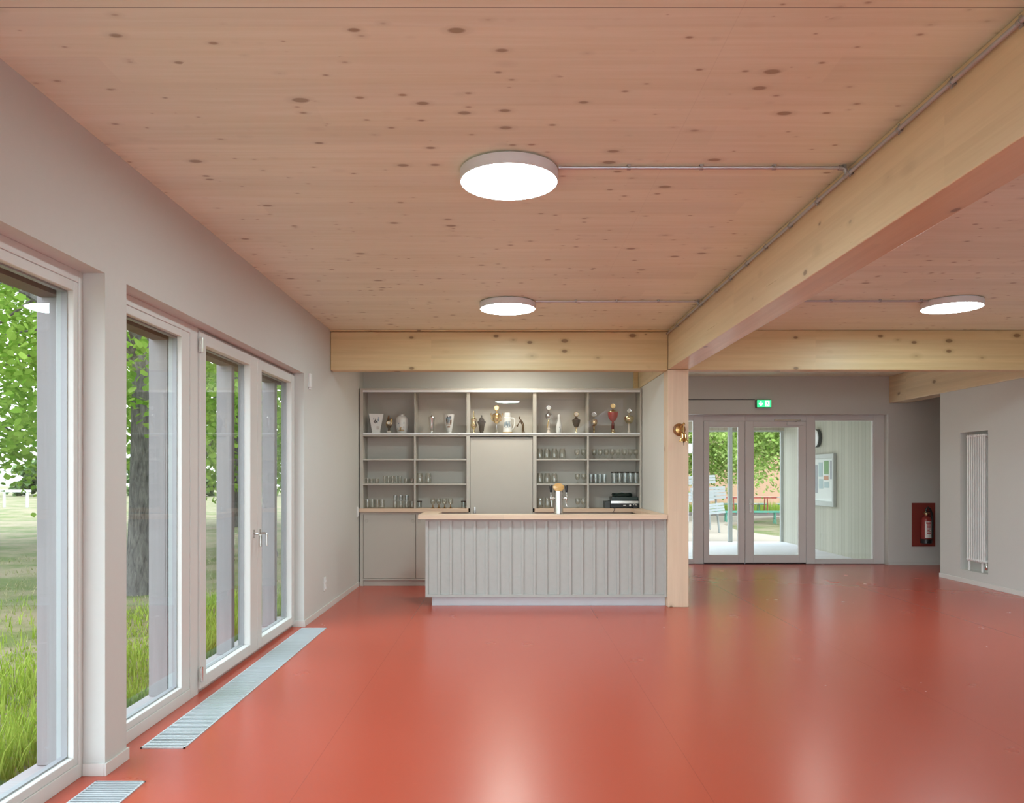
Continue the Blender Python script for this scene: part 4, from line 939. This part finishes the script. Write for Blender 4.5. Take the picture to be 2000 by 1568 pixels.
# ---------------------------------------------------------------- brass bell on the post
bd = 9.062; bx, bz = XU(1326.5, bd), ZU(839, bd); q = bd / F
t = thing('ship_bell', 'brass bell on a round brown wooden plaque fixed to the square post', 'bell', (bx, bd, bz))
A = Matrix.Rotation(PI / 2, 3, 'X')
pl = build('plaque', MB().lathe([(0, .001), (12 * q, .001), (12.3 * q, .006), (11.4 * q, .014), (9.6 * q, .018), (9.2 * q, .014), (0, .014)], (bx, bd, bz), 40, cap=False, axis=A), 'plaque', t)
build('rosette', MB().lathe([(0, .0185), (8.2 * q, .0185), (7.6 * q, .024), (4.5 * q, .028), (0, .034)], (bx, bd, bz), 32, cap=False, axis=A), 'brass', pl)
bb = bd - .115; k = bb / F; xx = XU(1335.5, bb)
build('bracket', MB().tube([(bx, bd - .03, bz), (bx + .012, bd - .07, bz + .045), (xx - .004, bb + .012, ZU(828, bb)), (xx, bb, ZU(825.5, bb)), (xx + .012, bb - .008, ZU(829, bb))], [.010, .009, .008, .008, .006], 10).tube([(xx + .001, bb, ZU(827, bb)), (xx, bb, ZU(836, bb)), (xx, bb, ZU(845.5, bb))], [.006, .006, .009], 10), 'brass', t)
z0 = ZU(862, bb)
bl = build('bell_body', MB().lathe([(9.4 * k, 0), (9.2 * k, 1.0 * k), (7.4 * k, 3.6 * k), (6.0 * k, 8 * k), (5.4 * k, 13 * k), (4.4 * k, 15.6 * k), (1.4 * k, 16.8 * k), (0, 17 * k), (0, 16 * k), (4.6 * k, 12 * k), (6.4 * k, 4 * k), (8.8 * k, .3 * k)], (xx, bb, z0), 36, cap=False), 'brass', t)
build('clapper', MB().tube([(xx, bb, z0 + 8 * k), (xx, bb, z0 - .5 * k)], .004, 8).sphere((xx, bb, z0 - .8 * k), 1.9 * k, 10).tube([(xx, bb, z0 - 2 * k), (xx, bb, z0 - 8 * k)], [.005, .003], 8), 'pewter', t)
# ================================================================ OUTSIDE
GZ = -.15
struct('ground', MB().box(-90, 60, 18.32, 120, GZ - .3, GZ).box(-90, -2.5, -40, 18.32, GZ - .3, GZ).box(-2.49, 60, -40, YR - .32, GZ - .3, GZ), 'lawn')
struct('terrace', MB().box(-2.45, 14, -17, YR - .33, GZ, -.03), 'bounce_paving')  # unseen pale slab added to bounce neutral light up to the ceiling
struct('porch_deck', MB().box(2.2, 6.9, 13.63, 18.30, -.10, -.02), 'deck')
struct('gravel_path', MB().prism([(1.5, 18.31), (7.6, 18.31), (7.4, 20.5), (6.9, 22.5), (7.3, 25.5), (9.5, 29), (12.5, 31.2), (1.5, 31.2)], GZ, -.075, 'z'), 'gravel')
struct('flower_bed', MB().prism([(5.5, 31.3), (18, 31.3), (18, 33.6), (5.5, 34.0)], GZ, -.06, 'z'), 'soil')
struct('wall_porch', MB().box(6.66, 6.86, 13.64, 18.26, -.02, 2.86), 'porch')
struct('trim_6', MB().box(6.60, 6.87, 18.262, 18.33, -.02, 2.86), 'whitewood')
struct('porch_roof', MB().box(2.2, 6.9, 13.64, 18.40, 2.865, 3.0), 'soffit')
struct('trim_7', MB().box(2.2, 6.655, 18.18, 18.25, 2.655, 2.864), 'fascia')
struct('trim_8', MB().box(2.2, 6.60, 18.255, 18.31, 2.625, 2.66), 'whitewood')
solo('porch_post', MB().box(5.29, 5.39, 18.10, 18.175, -.018, 2.86), 'whitewood', 'slim white porch post outside the left entrance door leaf', 'post', (5.34, 18.14, -.018), None, .004)
# notice case and lamp on the porch wall
t = thing('notice_case', 'white framed notice case with papers on the pale board wall outside', 'notice board', (6.66, 15.9, .94), None)
y0, y1, z0, z1 = 15.30, 16.60, .94, 2.02
build('frame', MB().ring('x', 6.59, 6.655, y0, y1, z0, z1, .07, .07, .10, .09), 'whitewood', t, .004)
bk = build('back_board', MB().box(6.635, 6.654, y0 + .07, y1 - .07, z0 + .1, z1 - .09), 'white', t)
build('pane', MB().box(6.600, 6.604, y0 + .07, y1 - .07, z0 + .1, z1 - .09), 'pane', t)
M['poster_green'] = plain('green_poster', (.16, .34, .10), .7); M['poster_orange'] = plain('orange_poster', (.60, .25, .12), .7); M['poster_grey'] = plain('grey_poster', (.36, .36, .40), .7); M['poster_blue'] = plain('pale_blue_poster', (.42, .52, .55), .7)
for (a, b, c, e, mm) in ((15.62, 15.85, 1.60, 1.88, 'poster_green'), (15.63, 15.86, 1.48, 1.57, 'poster_orange'), (15.40, 15.55, 1.50, 1.88, 'poster_grey'), (15.92, 16.12, 1.55, 1.85, 'poster_blue'), (15.60, 15.84, 1.32, 1.44, 'poster_blue'), (16.18, 16.42, 1.2, 1.8, 'poster_grey'), (15.9, 16.1, 1.3, 1.5, 'poster_blue')):
    build('paper', MB().box(6.631, 6.634, a, b, c, e), mm, bk)
t = thing('porch_lamp', 'round white wall lamp with dark rim on the pale boards above the notice case', 'lamp', (6.66, 16.2, 2.37))
A = Matrix.Rotation(-PI / 2, 3, 'Y')
build('rim', MB().lathe([(0, .002), (.175, .002), (.195, .01), (.195, .07), (.185, .075)], (6.66, 16.2, 2.37), 40, cap=False, axis=A), 'dark', t)
build('diffuser', MB().lathe([(.185, .0755), (.17, .095), (.12, .104), (0, .108)], (6.66, 16.2, 2.37), 40, cap=False, axis=A), 'white', t)

# ---- trees
def leaves(clumps, n_per, size, spread, rnd, mb=None):
    mb = mb or MB()
    for c in clumps:
        for _ in range(n_per):
            p = Vector((c[0] + rnd.gauss(0, spread), c[1] + rnd.gauss(0, spread), c[2] + rnd.gauss(0, spread * .8)))
            s = size * rnd.uniform(.7, 1.25)
            q = Matrix.Rotation(rnd.uniform(0, 2 * PI), 3, 'Z') @ Matrix.Rotation(rnd.uniform(-1.1, 1.1), 3, 'X') @ Matrix.Rotation(rnd.uniform(-.9, .9), 3, 'Y')
            shape = ((0, -.5, 0), (.38, -.22, .06), (.42, .12, .05), (0, .62, -.05), (-.42, .12, .05), (-.38, -.22, .06))
            mb.add([p + q @ (Vector(v) * s) for v in shape], [(0, 1, 2, 3), (0, 3, 4, 5)])
    return mb
def tree(name, base, trunk, r0, crown, rad, nclump, nper, leaf, size, spread, label, group, seed, zmin, mat='leaf', gap=None, nbr=14):
    rnd = random.Random(seed)
    t = thing(name, label, 'tree', base, group)
    top = trunk[-1]
    pts = [Vector(base) + Vector(p) for p in trunk]
    n = len(pts)
    build('trunk', MB().tube([pts[0] - Vector((0, 0, .1))] + pts, [r0 * 1.45] + [r0 * (1.25 if i == 0 else 1 - .55 * i / n) for i in range(n)], 18), 'bark', t)
    cl = []
    while len(cl) < nclump:
        v = Vector((rnd.gauss(0, 1), rnd.gauss(0, 1), rnd.gauss(0, 1))).normalized() * (rnd.uniform(.25, 1) ** .5)
        p = Vector(base) + Vector((crown[0] + v.x * rad[0], crown[1] + v.y * rad[1], crown[2] + v.z * rad[2]))
        if p.z < zmin + rnd.random() * .5: continue
        if gap and gap(p): continue
        cl.append(p)
    br = MB(); upper = pts[len(pts) // 2:]
    for c in rnd.sample(cl, min(nbr, len(cl))):
        a = rnd.choice(upper); m = (a + c) / 2 + Vector((0, 0, .35))
        br.tube([a, m, c], [r0 * .34, r0 * .18, r0 * .05], 7)
    build('branch', br, 'bark', t)
    build('foliage', leaves(cl, nper, size, spread, rnd), mat, t)
    return t
tree('linden_tree', (-5.36, 11.05, GZ), [(0, 0, 0), (0, 0, .9), (.02, .0, 2.2), (.03, 0, 3.4), (.08, .1, 4.8), (.1, .1, 6.4)], .165, (-1.2, -.4, 5.2), (4.4, 3.6, 3.9), 330, 62, 'leaf', .105, .36, 'big linden tree with dark bark right outside the fixed window by the left pier', 'trees on the lawn', 3, 1.75, nbr=26)
tree('linden_tree', (-5.15, 16.2, GZ), [(0, 0, 0), (-.15, 0, .7), (-.42, 0, 1.5), (-.6, 0, 2.2), (-.55, .1, 3.4), (-.3, .1, 5)], .20, (.2, 1.0, 4.9), (3.8, 3.4, 3.9), 270, 60, 'leaf', .13, .42, 'leafy tree with leaning trunk outside the terrace doors', 'trees on the lawn', 5, 1.35, nbr=18)
tree('linden_tree', (-14.9, 17.6, GZ), [(0, 0, 0), (0, 0, 1), (.1, 0, 2.4), (.1, 0, 4), (.1, 0, 6)], .2, (1.5, 0, 4.6), (4.6, 3.4, 4.2), 330, 60, 'leaf', .135, .44, 'leafy tree seen in the window at the left picture edge', 'trees on the lawn', 8, 1.45, nbr=14)
tree('linden_tree', (-9.2, 25.6, GZ), [(0, 0, 0), (0, 0, 1), (.1, 0, 2.4), (.1, 0, 4), (.1, 0, 6)], .2, (.4, 0, 5.0), (4.6, 4, 4.6), 260, 56, 'leaf', .19, .5, 'leafy tree farther back on the lawn behind the leaning trunk', 'trees on the lawn', 11, 1.2, nbr=10)
tree('birch_tree', (12.2, 30.2, GZ), [(0, 0, 0), (0, 0, 1), (.1, 0, 2.4), (.1, 0, 4), (.1, 0, 6)], .14, (-.6, -3.0, 5.0), (4.4, 2.6, 4.3), 520, 84, 'leaf', .125, .42, 'light green tree hanging over the garden outside the right entrance leaf', 'trees by the entrance', 21, 1.35, mat='leaf2', nbr=12)
tree('birch_tree', (8.9, 35.5, GZ), [(0, 0, 0), (0, 0, 1), (.1, 0, 2.4), (.1, 0, 4), (.1, 0, 6)], .14, (.3, 0, 5.3), (3.8, 2.6, 4.6), 440, 84, 'leaf', .135, .45, 'light green tree behind the porch post outside the left entrance leaf', 'trees by the entrance', 22, 1.3, mat='leaf2', nbr=10)
# far bushes along the field edge
rnd = random.Random(31)
bush = None
for i in range(16):
    x = -62 + i * 4.5 + rnd.uniform(-.3, .3); y = 62 + rnd.uniform(-3, 3); h = rnd.uniform(1.7, 3.4)
    cl = [(x + rnd.uniform(-1.7, 1.7), y + rnd.gauss(0, .5), GZ + rnd.uniform(.2, h)) for _ in range(34)]
    o = solo('field_bush', leaves(cl, 40, .52, .34, rnd), 'hedge', 'green bush in the far row along the field edge', 'bush', (x, y, GZ), 'bushes along the field edge')
# white barrier on the field
t = thing('white_barrier', 'low white railing on the field at the left picture edge', 'railing', (-29, 41, GZ))
build('rail', MB().box(-34, -25.75, 40.97, 41.03, .66, .80), 'whitewood', t)
for x in (-33.3, -31.7, -30.1, -28.5, -27.2, -25.95): build('post', MB().box(x - .05, x + .05, 40.95, 41.05, GZ, .655), 'whitewood', t)
# grass near the windows
rnd = random.Random(41); m = MB()
for i in range(17000):
    u = rnd.random() ** 1.5
    x = -2.80 - u * (2.0 if i % 5 else 4.5); y = rnd.uniform(1.6, 10.5)
    tuft = .5 + .5 * math.sin(x * 2.3 + 1) * math.sin(y * 1.7 + .6)
    h = (.05 + .34 * tuft * rnd.random()) * (1.2 - .95 * u)
    a = rnd.uniform(0, 2 * PI); dx, dy = math.cos(a), math.sin(a); w_ = .0042 + .003 * rnd.random(); bnd = h * rnd.uniform(.1, .7)
    p = [(x - dy * w_, y + dx * w_, GZ), (x + dy * w_, y - dx * w_, GZ), (x + dx * bnd * .4 + dy * w_ * .7, y + dy * bnd * .4 - dx * w_ * .7, GZ + h * .62), (x + dx * bnd * .4 - dy * w_ * .7, y + dy * bnd * .4 + dx * w_ * .7, GZ + h * .62), (x + dx * bnd, y + dy * bnd, GZ + h)]
    m.add(p, [(0, 1, 2, 3), (3, 2, 4)])
m.cur = 1
for i in range(14000):
    x = -2.75 - 7.5 * rnd.random() ** 1.2; y = rnd.uniform(2.5, 17)
    if math.sin(x * 3.1 + y) + math.sin(y * 2.3 - x * 1.7) + rnd.gauss(0, .6) < -.3: continue
    h = rnd.uniform(.02, .085); a = rnd.uniform(0, 2 * PI); dx, dy = math.cos(a), math.sin(a)
    m.add([(x - dy * .006, y + dx * .006, GZ), (x + dy * .006, y - dx * .006, GZ), (x + dx * h * .7, y + dy * h * .7, GZ + h)], [(0, 1, 2)])
g = build('grass', m, ['grass', 'dry_grass']); g['kind'] = 'stuff'; g['label'] = 'long grass growing outside close to the windows'; g['category'] = 'grass'
m = MB()
for i in range(7000):
    x = rnd.uniform(6.6, 17); y = rnd.uniform(33.8, 37.5); h = rnd.uniform(.15, .55)
    a = rnd.uniform(0, 2 * PI); dx, dy = math.cos(a) * .014, math.sin(a) * .014
    m.add([(x - dx, y - dy, GZ), (x + dx, y + dy, GZ), (x + rnd.uniform(-.1, .1), y, GZ + h)], [(0, 1, 2)])
g = build('tall_grass', m, 'grass'); g['kind'] = 'stuff'; g['label'] = 'tall grass behind the garden tables outside the entrance'; g['category'] = 'grass'
# houses beyond the entrance
t = thing('apricot_house', 'apricot coloured house wall behind the trees outside the entrance', 'building', (14, 44, GZ))
build('wall', MB().box(7.0, 30, 44, 50, GZ, 3.4), 'orange', t)
build('roof', MB().prism([(43.4, 3.4), (50.6, 3.4), (47, 5.8)], 6.6, 30.4, 'x'), 'roof', t)
build('door', MB().box(16.2, 17.3, 43.93, 43.99, GZ, 2.0), 'whitewood', t)
t = thing('pink_house', 'pale pink house with white eaves just right of the square post', 'building', (4, 26, GZ))
build('wall', MB().box(.5, 6.45, 27, 33, GZ, 2.35), 'pink', t)
build('eaves', MB().box(.2, 6.6, 26.8, 33.3, 2.36, 2.70), 'whitewood', t)
build('plinth', MB().box(.48, 6.47, 26.96, 26.995, GZ, .75), 'deck', t)
# folding garden tables and benches
def table(x0, x1, y, top, frame, h, d_, label, cat, name, group='folding garden tables and benches'):
    t = thing(name, label, cat, ((x0 + x1) / 2, y, GZ), group)
    build('table_top' if cat == 'table' else 'seat', MB().box(x0, x1, y - d_ / 2, y + d_ / 2, GZ + h - .03, GZ + h), top, t)
    build('edge_rail', MB().box(x0, x1, y - d_ / 2 - .012, y - d_ / 2 - .001, GZ + h - .06, GZ + h - .005), frame, t)
    for x in (x0 + .35, x1 - .35):
        for s in (-1, 1): build('leg', MB().tube([(x, y + s * d_ * .28, GZ + h - .032), (x, y + s * d_ * .42, GZ)], .02, 8), frame, t)
        build('cross_bar', MB().tube([(x, y - d_ * .36, GZ + h * .4), (x, y + d_ * .36, GZ + h * .4)], .014, 8), frame, t)
table(9.35, 11.5, 32.6, 'whitewood', 'tablered', .80, .6, 'white garden table with red legs outside, left of the handled door leaf', 'table', 'garden_table')
table(11.55, 13.7, 32.3, 'whitewood', 'tablered', .80, .6, 'white garden table with red legs outside the handled door leaf', 'table', 'garden_table')
table(9.4, 11.4, 33.3, 'whitewood', 'tablegreen', .50, .3, 'white garden bench behind the left garden table', 'bench', 'garden_bench')
table(11.8, 13.8, 33.1, 'whitewood', 'tablegreen', .50, .3, 'white garden bench behind the right garden table', 'bench', 'garden_bench')
table(7.45, 9.9, 27.0, 'tablegreen', 'tablegreen', .46, .26, 'long green garden bench outside on the grass edge', 'bench', 'garden_bench')
# white slatted seats
def slats(t, name, x0, x1, y, z0, z1, n, lean, tilt):
    m = MB(); h = (z1 - z0) / n
    for i in range(n):
        za = z0 + h * i; q0 = len(m.v)
        m.box(x0, x1, y - .012, y + .012, za + .006, za + h - .006)
        for k in range(q0, len(m.v)):
            v = m.v[k]; m.v[k] = (v[0], v[1] + (v[2] - z0) * lean, v[2] + (v[0] - x1) * tilt)
    return build(name, m, 'seatwhite', t)
t = thing('slatted_seat', 'white slatted wooden garden seat, nearest outside the left entrance leaf', 'bench', (5.9, 22.2, GZ))
slats(t, 'backrest', 5.35, 6.36, 22.0, .90, 1.27, 4, .35, .06); slats(t, 'seat', 5.35, 6.23, 21.6, .50, .80, 4, .8, .10)
for x in (5.45, 6.1): build('leg', MB().tube([(x, 21.75, -.07), (x, 22.02, .6), (x, 22.25, 1.22)], .03, 8), 'seatwhite', t)
t = thing('slatted_seat', 'white slatted wooden garden seat behind the nearer one, only its back showing', 'bench', (5.7, 23.4, GZ))
slats(t, 'backrest', 5.3, 6.42, 23.3, 1.33, 1.60, 3, .35, .06); slats(t, 'seat', 5.3, 6.3, 23.0, .80, 1.1, 3, .8, .06)
for x in (5.45, 6.2): build('leg', MB().tube([(x, 23.1, -.07), (x, 23.3, .9), (x, 23.5, 1.56)], .03, 8), 'seatwhite', t)

# ================================================================ LIGHT
w = bpy.data.worlds.new('overcast_sky'); bpy.context.scene.world = w; w.use_nodes = True
nt = w.node_tree; nt.nodes.clear()
out = nt.nodes.new('ShaderNodeOutputWorld'); bg = N(nt, 'ShaderNodeBackground', Strength=SKY)
tc = nt.nodes.new('ShaderNodeTexCoord'); sp = nt.nodes.new('ShaderNodeSeparateXYZ'); L(nt, tc.outputs['Generated'], sp.inputs[0])
r = nt.nodes.new('ShaderNodeValToRGB'); e = r.color_ramp.elements; e[0].position = .0; e[0].color = (.89, .97, 1.05, 1); e[1].position = .8; e[1].color = (.78, .94, 1.12, 1)
L(nt, sp.outputs[2], r.inputs[0]); L(nt, r.outputs[0], bg.inputs[0]); L(nt, bg.outputs[0], out.inputs[0])
def portal(loc, rot, sx, sy):
    l = bpy.data.lights.new('window_portal', 'AREA'); l.shape = 'RECTANGLE'; l.size = sx; l.size_y = sy; l.cycles.is_portal = True
    o = bpy.data.objects.new('window_portal', l); C.objects.link(o); o.location = loc; o.rotation_euler = rot
if PORTALS:
    for a, b in OPEN_L: portal((-2.36, (a + b) / 2, HEAD / 2), (0, -PI / 2, 0), HEAD, b - a)
    for a, b in ((-1.9, .8), (1.0, 3.7), (3.9, 6.5)): portal(((a + b) / 2, YR - .32, 1.55), (PI / 2, 0, 0), b - a, 3.1)
    portal((4.58, 13.64, 1.32), (-PI / 2, 0, 0), 4.27, 2.65)
# soft high sun behind thin cloud
sun = bpy.data.lights.new('veiled_sun', 'SUN'); sun.energy = SUN; sun.angle = math.radians(40); sun.color = (1, 1, 1)
so = bpy.data.objects.new('veiled_sun', sun); C.objects.link(so); so.rotation_euler = (math.radians(38), math.radians(20), 0)

# ================================================================ CAMERA
cam = bpy.data.cameras.new('camera'); co = bpy.data.objects.new('camera', cam); C.objects.link(co)
co.location = (0, 0, EYE); co.rotation_euler = (PI / 2, 0, 0)
cam.sensor_width = 36; cam.sensor_fit = 'HORIZONTAL'; cam.lens = F * 36 / 2000
cam.shift_x = (1000 - 990) / 2000; cam.shift_y = (928 - 784) / 2000; cam.clip_end = 500; cam.clip_start = .05
sc = bpy.context.scene; sc.camera = co
sc.view_settings.view_transform = 'Standard'; sc.view_settings.look = 'None'; sc.view_settings.gamma = 1; sc.view_settings.use_curve_mapping = False
sc.view_settings.exposure = EXPOSURE
cy = sc.cycles
cy.use_denoising = True; cy.max_bounces = 6; cy.use_light_tree = False; cy.diffuse_bounces = 4; cy.glossy_bounces = 3; cy.transparent_max_bounces = 20; cy.use_adaptive_sampling = True; cy.adaptive_threshold = .08; cy.transmission_bounces = 4
cy.caustics_reflective = True; cy.blur_glossy = .6; cy.caustics_refractive = False; cy.sample_clamp_indirect = 6
